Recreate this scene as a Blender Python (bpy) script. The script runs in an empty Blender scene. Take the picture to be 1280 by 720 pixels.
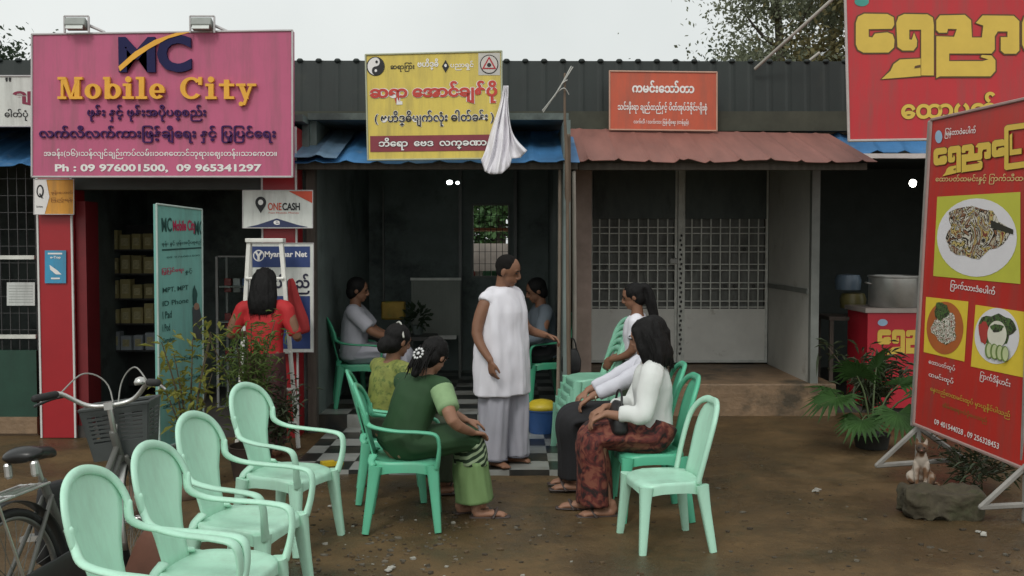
import bpy, bmesh, math, random
from mathutils import Vector as V, Matrix as M4, noise as NZ
R = math.radians
random.seed(7)
sc = bpy.context.scene
COL = sc.collection

# ------------------------------------------------------------------ camera, sky, sun, exposure
CAM_H, FPX, YH = 1.7, 1250.0, 308.0
PITCH = math.atan((360 - YH) / FPX)
cam = bpy.data.cameras.new("camera"); cam.sensor_width = 36; cam.lens = 36 * FPX / 1280; cam.clip_end = 2000
camo = bpy.data.objects.new("camera", cam); COL.objects.link(camo)
camo.location = (0, 0, CAM_H); camo.rotation_euler = (math.pi / 2 - PITCH, 0, 0)
sc.camera = camo

CLOUD = 1.22
SUN_EL, SUN_AZ = 46, 200          # the bright part of the cloud: high, behind the camera and a little to the left
w = bpy.data.worlds.new("World"); sc.world = w; w.use_nodes = True
nt = w.node_tree; bg = nt.nodes["Background"]
sky = nt.nodes.new("ShaderNodeTexSky"); sky.sky_type = 'NISHITA'; sky.sun_disc = False
sky.sun_elevation = R(SUN_EL); sky.sun_rotation = R(SUN_AZ)
sky.air_density = 1.6; sky.dust_density = 6.0; sky.ozone_density = 1.0
hs = nt.nodes.new("ShaderNodeHueSaturation"); hs.inputs['Saturation'].default_value = 0.16
nt.links.new(sky.outputs[0], hs.inputs['Color']); 
_tc = nt.nodes.new("ShaderNodeTexCoord"); _nz = nt.nodes.new("ShaderNodeTexNoise"); _nz.inputs['Scale'].default_value = 2.2; _nz.inputs['Detail'].default_value = 5
_cr = nt.nodes.new("ShaderNodeValToRGB"); _cr.color_ramp.elements[0].position = .3; _cr.color_ramp.elements[1].position = .75
_cr.color_ramp.elements[0].color = (.66, .70, .69, 1); _cr.color_ramp.elements[1].color = (.88, .91, .89, 1)
_mul = nt.nodes.new("ShaderNodeVectorMath"); _mul.operation = 'SCALE'; _mul.inputs['Scale'].default_value = CLOUD / .10
_mx = nt.nodes.new("ShaderNodeMix"); _mx.data_type = 'RGBA'; _mx.inputs[0].default_value = .8      # high cloud deck covering most of the sky
nt.links.new(_tc.outputs['Generated'], _nz.inputs[0]); nt.links.new(_nz.outputs[0], _cr.inputs[0]); nt.links.new(_cr.outputs[0], _mul.inputs[0])
nt.links.new(hs.outputs[0], _mx.inputs[6]); nt.links.new(_mul.outputs[0], _mx.inputs[7]); nt.links.new(_mx.outputs[2], bg.inputs['Color'])
bg.inputs['Strength'].default_value = 0.10
sl = bpy.data.lights.new("sun", 'SUN'); sl.energy = 1.0; sl.angle = R(14); sl.color = (1, .97, .92)
so = bpy.data.objects.new("sun", sl); COL.objects.link(so)
_d = V((math.sin(R(SUN_AZ)) * math.cos(R(SUN_EL)), math.cos(R(SUN_AZ)) * math.cos(R(SUN_EL)), math.sin(R(SUN_EL))))
so.rotation_euler = _d.to_track_quat('Z', 'Y').to_euler()
sc.view_settings.view_transform = 'Standard'; sc.view_settings.look = 'None'
sc.view_settings.gamma = 1; sc.view_settings.exposure = 0.0
sc.render.engine = 'CYCLES'; sc.cycles.use_denoising = True; sc.cycles.max_bounces = 6


def P(px, py, Y):
    v = (360 - py) / FPX; dx = (px - 640) / FPX
    dy = math.cos(PITCH) + v * math.sin(PITCH); dz = -math.sin(PITCH) + v * math.cos(PITCH)
    t = Y / dy
    return V((dx * t, Y, CAM_H + dz * t))


# ------------------------------------------------------------------ materials
MATS = {}


def mat(name, col, rough=.6, var=.12, scale=6, bump=.0, bscale=40, metal=0, rand=0, spec=.5, stretch=None, dirt=None):
    """plain surface: base colour with procedural mottling, optional bump and dirt blotches"""
    if name in MATS: return MATS[name]
    m = bpy.data.materials.new(name); m.use_nodes = True; n = m.node_tree.nodes; l = m.node_tree.links
    b = n["Principled BSDF"]
    b.inputs['Roughness'].default_value = rough; b.inputs['Metallic'].default_value = metal
    b.inputs['Specular IOR Level'].default_value = spec
    tc = n.new("ShaderNodeTexCoord"); src = tc.outputs['Object']
    if stretch:
        mp = n.new("ShaderNodeMapping"); mp.inputs['Scale'].default_value = stretch
        l.new(src, mp.inputs[0]); src = mp.outputs[0]
    nz = n.new("ShaderNodeTexNoise"); nz.inputs['Scale'].default_value = scale; nz.inputs['Detail'].default_value = 6
    nz.inputs['Roughness'].default_value = .65
    l.new(src, nz.inputs[0])
    cr = n.new("ShaderNodeValToRGB"); e = cr.color_ramp.elements
    e[0].position = .3; e[1].position = .7
    e[0].color = [max(0, c * (1 - var)) for c in col] + [1]; e[1].color = [min(1, c * (1 + var)) for c in col] + [1]
    l.new(nz.outputs[0], cr.inputs[0]); out = cr.outputs[0]
    if dirt:
        n2 = n.new("ShaderNodeTexNoise"); n2.inputs['Scale'].default_value = dirt[1]; n2.inputs['Detail'].default_value = 8
        n2.inputs['Roughness'].default_value = .7
        l.new(src, n2.inputs[0])
        r2 = n.new("ShaderNodeValToRGB"); r2.color_ramp.elements[0].position = dirt[2]; r2.color_ramp.elements[1].position = dirt[2] + .15
        l.new(n2.outputs[0], r2.inputs[0])
        mx = n.new("ShaderNodeMix"); mx.data_type = 'RGBA'
        l.new(r2.outputs[0], mx.inputs[0]); l.new(out, mx.inputs[6]); mx.inputs[7].default_value = list(dirt[0]) + [1]; out = mx.outputs[2]
    if rand:
        oi = n.new("ShaderNodeObjectInfo"); mr = n.new("ShaderNodeMapRange")
        mr.inputs[3].default_value = 1 - rand; mr.inputs[4].default_value = 1 + rand
        l.new(oi.outputs['Random'], mr.inputs[0])
        h = n.new("ShaderNodeHueSaturation"); l.new(mr.outputs[0], h.inputs['Value']); l.new(out, h.inputs['Color']); out = h.outputs[0]
    l.new(out, b.inputs['Base Color'])
    if bump:
        nb = n.new("ShaderNodeTexNoise"); nb.inputs['Scale'].default_value = bscale; nb.inputs['Detail'].default_value = 5
        l.new(src, nb.inputs[0]); bp = n.new("ShaderNodeBump"); bp.inputs['Strength'].default_value = bump; bp.inputs['Distance'].default_value = .02
        l.new(nb.outputs[0], bp.inputs['Height']); l.new(bp.outputs[0], b.inputs['Normal'])
    MATS[name] = m
    return m


def leafmat(name, col, var=.35, scale=2, dirt=None, t=.4):
    m = mat(name, col, .6, var, scale, dirt=dirt, spec=.25); n = m.node_tree.nodes; l = m.node_tree.links
    b = n["Principled BSDF"]; o = n["Material Output"]
    if n.get("leaf_mix"): return m
    tr = n.new("ShaderNodeBsdfTranslucent"); mx = n.new("ShaderNodeMixShader"); mx.name = "leaf_mix"; mx.inputs[0].default_value = t
    l.new(b.inputs['Base Color'].links[0].from_socket, tr.inputs[0]); l.new(b.outputs[0], mx.inputs[1]); l.new(tr.outputs[0], mx.inputs[2]); l.new(mx.outputs[0], o.inputs[0])
    return m


def emit(name, col, s):
    m = bpy.data.materials.new(name); m.use_nodes = True; b = m.node_tree.nodes["Principled BSDF"]
    b.inputs['Emission Color'].default_value = (*col, 1); b.inputs['Emission Strength'].default_value = s
    return m


def glass(name):
    m = bpy.data.materials.new(name); m.use_nodes = True; b = m.node_tree.nodes["Principled BSDF"]
    b.inputs['Transmission Weight'].default_value = 1; b.inputs['Roughness'].default_value = .02; b.inputs['IOR'].default_value = 1.1
    b.inputs['Base Color'].default_value = (.85, .92, .9, 1)
    return m


# ------------------------------------------------------------------ object helpers
def tag(o, label=None, cat=None, group=None, kind=None):
    if label: o['label'] = label
    if cat: o['category'] = cat
    if group: o['group'] = group
    if kind: o['kind'] = kind
    return o


def thing(name, label, cat, loc=(0, 0, 0), rz=0, group=None, rx=0):
    o = bpy.data.objects.new(name, None); COL.objects.link(o)
    o.location = loc; o.rotation_euler = (rx, 0, rz); o.empty_display_size = .1
    return tag(o, label, cat, group)


def weather(m, amt=.25, col=(.10, .09, .075)):
    """rain streaks and dust on a sign board"""
    n = m.node_tree.nodes; l = m.node_tree.links; b = n["Principled BSDF"]
    if n.get("streaks"): return m
    src = b.inputs['Base Color'].links[0].from_socket
    tc = n.new("ShaderNodeTexCoord"); mp = n.new("ShaderNodeMapping"); mp.inputs['Scale'].default_value = (7, 7, .9); l.new(tc.outputs['Object'], mp.inputs[0])
    nz = n.new("ShaderNodeTexNoise"); nz.name = "streaks"; nz.inputs['Scale'].default_value = 1.3; nz.inputs['Detail'].default_value = 7; nz.inputs['Roughness'].default_value = .7; l.new(mp.outputs[0], nz.inputs[0])
    r = n.new("ShaderNodeMapRange"); r.inputs[1].default_value = .45; r.inputs[2].default_value = .8; r.inputs[4].default_value = amt; l.new(nz.outputs[0], r.inputs[0])
    mx = n.new("ShaderNodeMix"); mx.data_type = 'RGBA'; mx.inputs[7].default_value = (*col, 1); l.new(r.outputs[0], mx.inputs[0]); l.new(src, mx.inputs[6]); l.new(mx.outputs[2], b.inputs['Base Color'])
    return m


def kids(o): return [c for c in bpy.data.objects if c.parent == o]


def dup(root, loc, rz, label=None, group=None, m=None):
    r = root.copy(); COL.objects.link(r); r.location = loc; r.rotation_euler = (0, 0, rz)
    if label: r['label'] = label
    if group: r['group'] = group
    for ch in kids(root):
        c = ch.copy(); COL.objects.link(c); c.parent = r
        for g in kids(ch):
            d = g.copy(); COL.objects.link(d); d.parent = c
    return r


TXT = {}


def text_geo(s, bold):
    k = (s, bold)
    if k in TXT: return TXT[k]
    c = bpy.data.curves.new("lettering", 'FONT'); c.body = s; c.size = 1; c.offset = bold; c.resolution_u = 3
    o = bpy.data.objects.new("lettering", c); COL.objects.link(o)
    bpy.context.view_layer.update()
    me = bpy.data.meshes.new_from_object(o.evaluated_get(bpy.context.evaluated_depsgraph_get()))
    vs = [v.co.copy() for v in me.vertices]; fs = [tuple(p.vertices) for p in me.polygons]
    bpy.data.objects.remove(o); bpy.data.meshes.remove(me); bpy.data.curves.remove(c)
    x0 = min(v.x for v in vs); x1 = max(v.x for v in vs); y0 = min(v.y for v in vs); y1 = max(v.y for v in vs)
    vs = [((v.x - x0) / (x1 - x0), (v.y - y0) / (y1 - y0)) for v in vs]
    TXT[k] = (vs, fs)
    return TXT[k]


def catmull(pts, rads, sub):
    pts = [V(p) for p in pts]; n = len(pts)
    rr = [r if isinstance(r, tuple) else (r, r) for r in rads]
    op, orr = [], []
    for i in range(n - 1):
        p0 = pts[max(i - 1, 0)]; p1 = pts[i]; p2 = pts[i + 1]; p3 = pts[min(i + 2, n - 1)]
        for k in range(sub):
            t = k / sub
            op.append(.5 * ((2 * p1) + (p2 - p0) * t + (2 * p0 - 5 * p1 + 4 * p2 - p3) * t * t + (3 * p1 - p0 - 3 * p2 + p3) * t ** 3))
            orr.append(tuple(rr[i][j] * (1 - t) + rr[i + 1][j] * t for j in (0, 1)))
    op.append(pts[-1]); orr.append(rr[-1])
    return op, orr


class MB:
    def __init__(s): s.v = []; s.f = []; s.mi = []; s.cur = 0

    def face(s, *pts):
        i = len(s.v); s.v += [V(p) for p in pts]; s.f.append(tuple(range(i, i + len(pts)))); s.mi.append(s.cur); return s

    def box(s, c, d, rz=0, rx=0, ry=0):
        c = V(c); m = M4.Rotation(rz, 3, 'Z') @ M4.Rotation(ry, 3, 'Y') @ M4.Rotation(rx, 3, 'X')
        i = len(s.v)
        for sx in (-1, 1):
            for sy in (-1, 1):
                for sz in (-1, 1): s.v.append(c + m @ V((sx * d[0] / 2, sy * d[1] / 2, sz * d[2] / 2)))
        for q in ((0, 1, 3, 2), (4, 6, 7, 5), (0, 4, 5, 1), (2, 3, 7, 6), (0, 2, 6, 4), (1, 5, 7, 3)):
            s.f.append(tuple(i + k for k in q)); s.mi.append(s.cur)
        return s

    def bx(s, x0, x1, y0, y1, z0, z1):
        return s.box(((x0 + x1) / 2, (y0 + y1) / 2, (z0 + z1) / 2), (abs(x1 - x0), abs(y1 - y0), abs(z1 - z0)))

    def sweep(s, pts, rads, side=None, n=10, sub=0, cap=.6, sq=1.0, fold=None):
        if sub: pts, rads = catmull(pts, rads, sub)
        pts = [V(p) for p in pts]; N = len(pts)
        rads = [r if isinstance(r, tuple) else (r, r) for r in rads]
        T = []
        for i in range(N):
            t = pts[min(i + 1, N - 1)] - pts[max(i - 1, 0)]
            T.append(t.normalized() if t.length > 1e-9 else V((0, 0, 1)))
        u = V(side) if side else (V((0, 0, 1)) if abs(T[0].z) < .9 else V((1, 0, 0)))
        rows = []
        if cap:
            c = cap * min(rads[0]); rows.append((pts[0] - T[0] * c, (rads[0][0] * .7, rads[0][1] * .7), T[0], 0))
        for i in range(N): rows.append((pts[i], rads[i], T[i], i / (N - 1)))
        if cap:
            c = cap * min(rads[-1]); rows.append((pts[-1] + T[-1] * c, (rads[-1][0] * .7, rads[-1][1] * .7), T[-1], 1))
        base = len(s.v)
        for p, r, t, q in rows:
            uu = V(side) if side else u
            uu = uu - t * uu.dot(t)
            uu = uu.normalized() if uu.length > 1e-6 else t.orthogonal().normalized()
            u = uu; vv = t.cross(uu)
            for k in range(n):
                a = 2 * math.pi * k / n; ca, sa = math.cos(a), math.sin(a)
                if sq != 1: ca = math.copysign(abs(ca) ** sq, ca); sa = math.copysign(abs(sa) ** sq, sa)
                g = 1 + (fold(a, q) if fold else 0)
                s.v.append(p + uu * r[0] * ca * g + vv * r[1] * sa * g)
        m = len(rows)
        for i in range(m - 1):
            for k in range(n):
                k2 = (k + 1) % n
                s.f.append((base + i * n + k, base + i * n + k2, base + (i + 1) * n + k2, base + (i + 1) * n + k)); s.mi.append(s.cur)
        for off, p, rev in ((0, rows[0][0], True), ((m - 1) * n, rows[-1][0], False)):
            s.v.append(p.copy()); ci = len(s.v) - 1
            for k in range(n):
                a, b = base + off + k, base + off + (k + 1) % n
                s.f.append((b, a, ci) if rev else (a, b, ci)); s.mi.append(s.cur)
        return s

    def loft(s, loops, close=True, capa=True, capb=True):
        n = len(loops[0]); base = len(s.v)
        for lp in loops: s.v += [V(p) for p in lp]
        for i in range(len(loops) - 1):
            for k in range(n if close else n - 1):
                k2 = (k + 1) % n
                s.f.append((base + i * n + k, base + i * n + k2, base + (i + 1) * n + k2, base + (i + 1) * n + k)); s.mi.append(s.cur)
        if capa: s.f.append(tuple(base + k for k in reversed(range(n)))); s.mi.append(s.cur)
        if capb: s.f.append(tuple(base + (len(loops) - 1) * n + k for k in range(n))); s.mi.append(s.cur)
        return s

    def ell(s, c, r, ax=None, n=14, m=9):
        c = V(c); X, Y, Z = ax if ax else (V((1, 0, 0)), V((0, 1, 0)), V((0, 0, 1)))
        loops = []
        for j in range(1, m):
            th = math.pi * j / m
            loops.append([c + X * r[0] * math.sin(th) * math.cos(2 * math.pi * k / n) + Y * r[1] * math.sin(th) * math.sin(2 * math.pi * k / n) - Z * r[2] * math.cos(th) for k in range(n)])
        return s.loft(loops)

    def lathe(s, prof, c=(0, 0, 0), n=24, capa=True, capb=True):
        c = V(c)
        return s.loft([[c + V((r * math.cos(2 * math.pi * k / n), r * math.sin(2 * math.pi * k / n), z)) for k in range(n)] for r, z in prof], capa=capa, capb=capb)

    def poly(s, pts, y, t=.0):
        """flat polygon in the x,z plane at depth y, facing -Y; with thickness t becomes a slab"""
        a = [V((p[0], y, p[1])) for p in pts]
        if t:
            s.loft([[p + V((0, t, 0)) for p in a], a])
        else: s.face(*a)
        return s

    def disc(s, cx, cz, rx, rz, y, n=40, a0=0, a1=360, t=0):
        return s.poly([(cx + rx * math.cos(R(a0 + (a1 - a0) * k / n)), cz + rz * math.sin(R(a0 + (a1 - a0) * k / n))) for k in range(n)], y, t)

    def text(s, t, x0, z0, x1, z1, y, bold=.02, depth=0):
        vs, fs = text_geo(t, bold); i = len(s.v)
        s.v += [V((x0 + v[0] * (x1 - x0), y, z0 + v[1] * (z1 - z0))) for v in vs]
        for f in fs: s.f.append(tuple(i + k for k in f)); s.mi.append(s.cur)
        if depth:
            ec = {}
            for f in fs:
                for a, b in zip(f, f[1:] + f[:1]): ec.setdefault(frozenset((a, b)), []).append((a, b))
            j = len(s.v); s.v += [s.v[i + k] + V((0, depth, 0)) for k in range(len(vs))]
            for e, l in ec.items():
                if len(l) == 1:
                    a, b = l[0]; s.f.append((i + b, i + a, j + a, j + b)); s.mi.append(s.cur)
        return s

    def build(s, name, m, parent=None, smooth=False, ang=None, bevel=0, solid=0):
        me = bpy.data.meshes.new(name); me.from_pydata([tuple(v) for v in s.v], [], s.f)
        ms = m if isinstance(m, (list, tuple)) else [m]
        for q in ms: me.materials.append(q)
        if len(ms) > 1: me.polygons.foreach_set("material_index", s.mi)
        if smooth: me.polygons.foreach_set("use_smooth", [True] * len(me.polygons))
        me.update()
        if ang:
            try: me.set_sharp_from_angle(angle=R(ang))
            except Exception: pass
        o = bpy.data.objects.new(name, me); COL.objects.link(o)
        if parent: o.parent = parent
        if bevel:
            b = o.modifiers.new("bevel", 'BEVEL'); b.width = bevel; b.segments = 2; b.limit_method = 'ANGLE'
        if solid:
            b = o.modifiers.new("thickness", 'SOLIDIFY'); b.thickness = solid
        return o

    def fuse(s, name, m, parent=None, voxel=.01, it=4, wr=0, wscale=8, wst=(1, 1, .5), fac=.5):
        """union everything into one continuous skin, smooth it, then wrinkle it"""
        o = s.build("fuse_work", m)
        r = o.modifiers.new("r", 'REMESH'); r.mode = 'VOXEL'; r.voxel_size = voxel; r.use_smooth_shade = True
        if it: q = o.modifiers.new("s", 'SMOOTH'); q.iterations = it; q.factor = fac
        bpy.context.view_layer.update()
        me = bpy.data.meshes.new_from_object(o.evaluated_get(bpy.context.evaluated_depsgraph_get()))
        old = o.data; bpy.data.objects.remove(o); bpy.data.meshes.remove(old)
        if wr:
            nrm = [v.normal.copy() for v in me.vertices]
            for v, nn in zip(me.vertices, nrm):
                q = V((v.co.x * wst[0], v.co.y * wst[1], v.co.z * wst[2])) * wscale
                v.co += nn * wr * (NZ.noise(q) + .5 * NZ.noise(q * 2.3))
        me.polygons.foreach_set("use_smooth", [True] * len(me.polygons))
        if not me.materials: me.materials.append(m)
        me.name = name; me.update()
        b = bpy.data.objects.new(name, me); COL.objects.link(b)
        if parent: b.parent = parent
        return b


def IK(a, b, l1, l2, pole):
    a, b, pole = V(a), V(b), V(pole); d = b - a; L = d.length
    if L > (l1 + l2) * .999: b = a + d.normalized() * (l1 + l2) * .999; d = b - a; L = d.length
    x = (l1 * l1 - l2 * l2 + L * L) / (2 * L); h = math.sqrt(max(0, l1 * l1 - x * x))
    dn = d.normalized(); pp = (pole - dn * pole.dot(dn)).normalized()
    return a + dn * x + pp * h, b

# ================================================================== GROUND
mud = bpy.data.materials.new("wet_mud"); mud.use_nodes = True
def _mud():
    n = mud.node_tree.nodes; l = mud.node_tree.links; b = n["Principled BSDF"]
    tc = n.new("ShaderNodeTexCoord")
    def nz(s, d=7, r=.6):
        q = n.new("ShaderNodeTexNoise"); q.inputs['Scale'].default_value = s; q.inputs['Detail'].default_value = d; q.inputs['Roughness'].default_value = r
        l.new(tc.outputs['Object'], q.inputs[0]); return q
    a = nz(.9); c = nz(7, 8, .7); g = nz(60, 4)
    r = n.new("ShaderNodeValToRGB"); e = r.color_ramp.elements
    e[0].position = .32; e[0].color = (.045, .036, .021, 1); e[1].position = .66; e[1].color = (.172, .106, .045, 1)
    k = e.new(.5); k.color = (.110, .071, .032, 1)
    mx = n.new("ShaderNodeMix"); mx.inputs[0].default_value = .32
    l.new(a.outputs[0], mx.inputs[2]); l.new(c.outputs[0], mx.inputs[3]); l.new(mx.outputs[0], r.inputs[0])
    # mossy green film in patches
    gr = n.new("ShaderNodeValToRGB"); gr.color_ramp.elements[0].position = .52; gr.color_ramp.elements[1].position = .7
    m2 = nz(1.7, 8, .72); l.new(m2.outputs[0], gr.inputs[0])
    cm = n.new("ShaderNodeMix"); cm.data_type = 'RGBA'; cm.inputs[7].default_value = (.050, .050, .026, 1)
    mm = n.new("ShaderNodeMath"); mm.operation = 'MULTIPLY'; mm.inputs[1].default_value = .7
    l.new(gr.outputs[0], mm.inputs[0]); l.new(mm.outputs[0], cm.inputs[0]); l.new(r.outputs[0], cm.inputs[6])
    wt = nz(.55, 6, .62); wr_ = n.new("ShaderNodeValToRGB"); wr_.color_ramp.elements[0].position = .50; wr_.color_ramp.elements[1].position = .58; l.new(wt.outputs[0], wr_.inputs[0])
    wf_ = n.new("ShaderNodeMath"); wf_.operation = 'MULTIPLY'; wf_.inputs[1].default_value = .6; l.new(wr_.outputs[0], wf_.inputs[0])
    wc = n.new("ShaderNodeMix"); wc.data_type = 'RGBA'; wc.inputs[7].default_value = (.052, .037, .020, 1); l.new(wf_.outputs[0], wc.inputs[0]); l.new(cm.outputs[2], wc.inputs[6])
    l.new(wc.outputs[2], b.inputs['Base Color'])
    rr = n.new("ShaderNodeMapRange"); rr.inputs[1].default_value = .35; rr.inputs[2].default_value = .65; rr.inputs[3].default_value = .24; rr.inputs[4].default_value = .9
    l.new(a.outputs[0], rr.inputs[0]); wq = n.new("ShaderNodeMix"); wq.inputs[3].default_value = .13; l.new(wf_.outputs[0], wq.inputs[0]); l.new(rr.outputs[0], wq.inputs[2]); l.new(wq.outputs[0], b.inputs['Roughness']); b.inputs['Specular IOR Level'].default_value = .3
    bp = n.new("ShaderNodeBump"); bp.inputs['Strength'].default_value = .7; bp.inputs['Distance'].default_value = .025
    ad = n.new("ShaderNodeMath"); ad.operation = 'ADD'; l.new(c.outputs[0], ad.inputs[0])
    ms = n.new("ShaderNodeMath"); ms.operation = 'MULTIPLY'; ms.inputs[1].default_value = .35; l.new(g.outputs[0], ms.inputs[0]); l.new(ms.outputs[0], ad.inputs[1])
    l.new(ad.outputs[0], bp.inputs['Height']); l.new(bp.outputs[0], b.inputs['Normal'])
_mud()


def gz(x, y):
    """height of the mud"""
    q = NZ.noise(V((x * .9, y * .9, 0))) * .018 + NZ.noise(V((x * 3.1, y * 3.1, 4))) * .008
    k = max(0, min(1, (9.2 - y) / .8))
    return (q + NZ.noise(V((x * 6.5, y * 6.5, 9))) * .006) * k - .004


def axis(a, b, c, d, fine, coarse):
    o = []; x = a
    while x < b: o.append(x); x += coarse
    x = b
    while x < c: o.append(x); x += fine
    x = c
    while x <= d: o.append(x); x += coarse
    return o


g = MB(); xs = axis(-300, -6, 6, 300, .1, 12); ys = axis(-60, 2, 10, 500, .1, 12)
g.v = [V((x, y, gz(x, y) if (-6 < x < 6 and 2 < y < 10) else -.004)) for y in ys for x in xs]
nx = len(xs)
g.f = [(j * nx + i, j * nx + i + 1, (j + 1) * nx + i + 1, (j + 1) * nx + i) for j in range(len(ys) - 1) for i in range(nx - 1)]
g.mi = [0] * len(g.f)
tag(g.build("ground", mud, smooth=True), "wet brown mud yard in front of the shops", None, kind='structure')

# litter and pebbles trodden in the mud: uncountable
lit = MB(); rnd = random.Random(3)
for k in range(1150):
    x = rnd.uniform(-1.9, 3.2); y = rnd.uniform(4.6, 7.3)
    if k < 420: x = rnd.gauss(-.75, .5); y = rnd.gauss(5.6, .45)
    elif k < 480: x = rnd.gauss(2.5, .4); y = rnd.gauss(5.3, .3)
    z = gz(x, y) + .004; s = rnd.choice([.005, .007, .008, .01, .012, .016]) ; a = rnd.uniform(0, 6.3)
    if k > 700: x = rnd.uniform(-3.2, 3.6); y = rnd.uniform(4.3, 8.7); z = gz(x, y) + .004; s = rnd.choice([.004, .005, .006, .008])
    if -1.75 < x < .6 and y > 7.3: continue
    lit.cur = rnd.choice([0, 0, 0, 0, 1, 1, 1, 1, 1, 3, 3, 3, 2] if k < 420 else [0, 1, 1, 3, 3, 3])
    n = rnd.randint(4, 6)
    ring = [V((x + s * rnd.uniform(.6, 1.5) * math.cos(a + 6.283 * i / n), y + s * rnd.uniform(.5, 1) * math.sin(a + 6.283 * i / n), z - .004)) for i in range(n)]
    lit.loft([ring, [p + V((rnd.uniform(-.3, .3) * s, 0, s * rnd.uniform(.3, .8))) for p in ring]])
tag(lit.build("litter", [mat("pebble_grey", (.12, .105, .08), .8, .3), mat("leaf_bits", (.09, .06, .03), .8, .3), mat("paper_bits", (.30, .29, .25), .7, .1), mat("dark_clods", (.05, .038, .024), .9, .3)]),
    "scattered pebbles, dead leaf bits and paper scraps in the mud", "litter", kind='stuff')

# ================================================================== MATERIALS USED BY THE SHOPS
dark_wall = mat("shade_toned_wall", (.11, .135, .127), .8, .4, 2, dirt=((.035, .042, .040), 1.2, .5))  # the darkness of the shop interiors is put into this wall colour
clinic_wall = mat("green_shade_wall", (.15, .185, .175), .7, .3, 1.5, dirt=((.05, .065, .06), 1.1, .52))  # greenish tint of the indoor shadows painted into the wall colour
blackm = mat("shade_black_wall", (.06, .072, .066), .8)  # near-black tone stands in for shade on walls and ceilings
clad_m = mat("dark_green_sheet", (.013, .020, .018), .6, .3, 1.2, dirt=((.022, .027, .022), 2.2, .55))
band_m = mat("weathered_ledge", (.045, .048, .034), .8, .35, 3)
blue_m = mat("blue_roof_sheet", (.05, .17, .36), .5, .35, 2.2, dirt=((.20, .29, .37), 1.9, .54))
bluep_m = mat("faded_blue_roof_sheet", (.12, .2, .29), .5, .3, 3, dirt=((.035, .10, .22), 1.7, .58))
rust_m = mat("faded_red_roof_sheet", (.22, .092, .073), .6, .2, 2.0, stretch=(3, .6, 1), dirt=((.19, .09, .075), 2.4, .58))
red_pill = mat("red_enamel_pillar", (.34, .014, .020), .35, .08, 2)
white_trim = mat("white_trim", (.6, .6, .58), .5, .08)
grey_post = mat("grey_steel_post", (.16, .17, .155), .5, .2, 4)
dim_post = mat("grimy_wood_post", (.10, .085, .07), .8, .35, 5, stretch=(4, 4, .6))
conc = mat("stained_concrete", (.22, .145, .085), .55, .3, 3, bump=.4, bscale=25, dirt=((.07, .055, .035), 1.8, .5))
cream_wall = mat("off_white_panel", (.74, .73, .68), .6, .12, 1.5, dirt=((.36, .32, .26), 2.5, .62))
steel_white = mat("pale_painted_bar", (.62, .63, .58), .45, .2, 8)
woodm = mat("wood_pole", (.14, .10, .07), .8, .3, 4, stretch=(6, 6, .5))

# tiled floor
tile = bpy.data.materials.new("checker_tile"); tile.use_nodes = True
def _tile():
    n = tile.node_tree.nodes; l = tile.node_tree.links; b = n["Principled BSDF"]
    tc = n.new("ShaderNodeTexCoord"); ck = n.new("ShaderNodeTexChecker"); ck.inputs['Scale'].default_value = 1 / .3
    ck.inputs['Color1'].default_value = (.30, .31, .29, 1); ck.inputs['Color2'].default_value = (.018, .02, .019, 1)
    mp = n.new("ShaderNodeMapping"); mp.inputs['Location'].default_value = (.02, .1, .15)
    l.new(tc.outputs['Object'], mp.inputs[0]); l.new(mp.outputs[0], ck.inputs['Vector'])
    nz = n.new("ShaderNodeTexNoise"); nz.inputs['Scale'].default_value = 3.5; nz.inputs['Detail'].default_value = 8; l.new(tc.outputs['Object'], nz.inputs[0])
    rp = n.new("ShaderNodeValToRGB"); rp.color_ramp.elements[0].position = .45; rp.color_ramp.elements[1].position = .72; l.new(nz.outputs[0], rp.inputs[0])
    mt = n.new("ShaderNodeMath"); mt.operation = 'MULTIPLY'; mt.inputs[1].default_value = .75; l.new(rp.outputs[0], mt.inputs[0])
    mx = n.new("ShaderNodeMix"); mx.data_type = 'RGBA'; l.new(mt.outputs[0], mx.inputs[0]); l.new(ck.outputs[0], mx.inputs[6]); mx.inputs[7].default_value = (.075, .062, .045, 1)
    l.new(mx.outputs[2], b.inputs['Base Color']); b.inputs['Roughness'].default_value = .3
_tile()
tag(MB().bx(-1.66, .50, 7.4, 9.16, -.05, .035).build("tiled_forecourt_floor", tile), "black and grey chequered tile apron in front of the open shop", kind='structure')
sf = MB(); sf.bx(-1.78, .50, 9.16, 12.5, -.05, .15)
tag(sf.build("tiled_shop_floor", tile), "raised black and grey chequered tile floor inside the open shop", kind='structure')

# ================================================================== MARKET HALL BEHIND
def corrugated(mb, x0, x1, p0, p1, pitch, amp, per=8, sag=0, seed=0, rows=6, flat=True):
    """sheet whose ridges run from edge p0=(y,z) to p1=(y,z)"""
    n = int((x1 - x0) / pitch * per); base = len(mb.v)
    for j in range(rows + 1):
        t = j / rows
        for i in range(n + 1):
            x = x0 + (x1 - x0) * i / n
            ph = (x - x0) / pitch % 1
            h = amp * (max(0, 1 - abs(ph - .5) / .22) ** .8 if flat else .5 + .5 * math.cos(2 * math.pi * ph))
            y = p0[0] + (p1[0] - p0[0]) * t; z = p0[1] + (p1[1] - p0[1]) * t
            d = V((0, -(p1[1] - p0[1]), (p1[0] - p0[0]))).normalized()
            if d.z < 0: d = -d
            wob = sag * NZ.noise(V((x * 1.4, seed, 0))) * (1 - t)
            mb.v.append(V((x, y, z + wob)) + d * h)
    for j in range(rows):
        for i in range(n):
            mb.f.append((base + j * (n + 1) + i, base + j * (n + 1) + i + 1, base + (j + 1) * (n + 1) + i + 1, base + (j + 1) * (n + 1) + i)); mb.mi.append(mb.cur)
    return mb


hall = thing("market_hall", "long market hall clad in dark green sheets rising behind the shop roofs", "building", (0, 10.15, 0))
u = MB()
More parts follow.
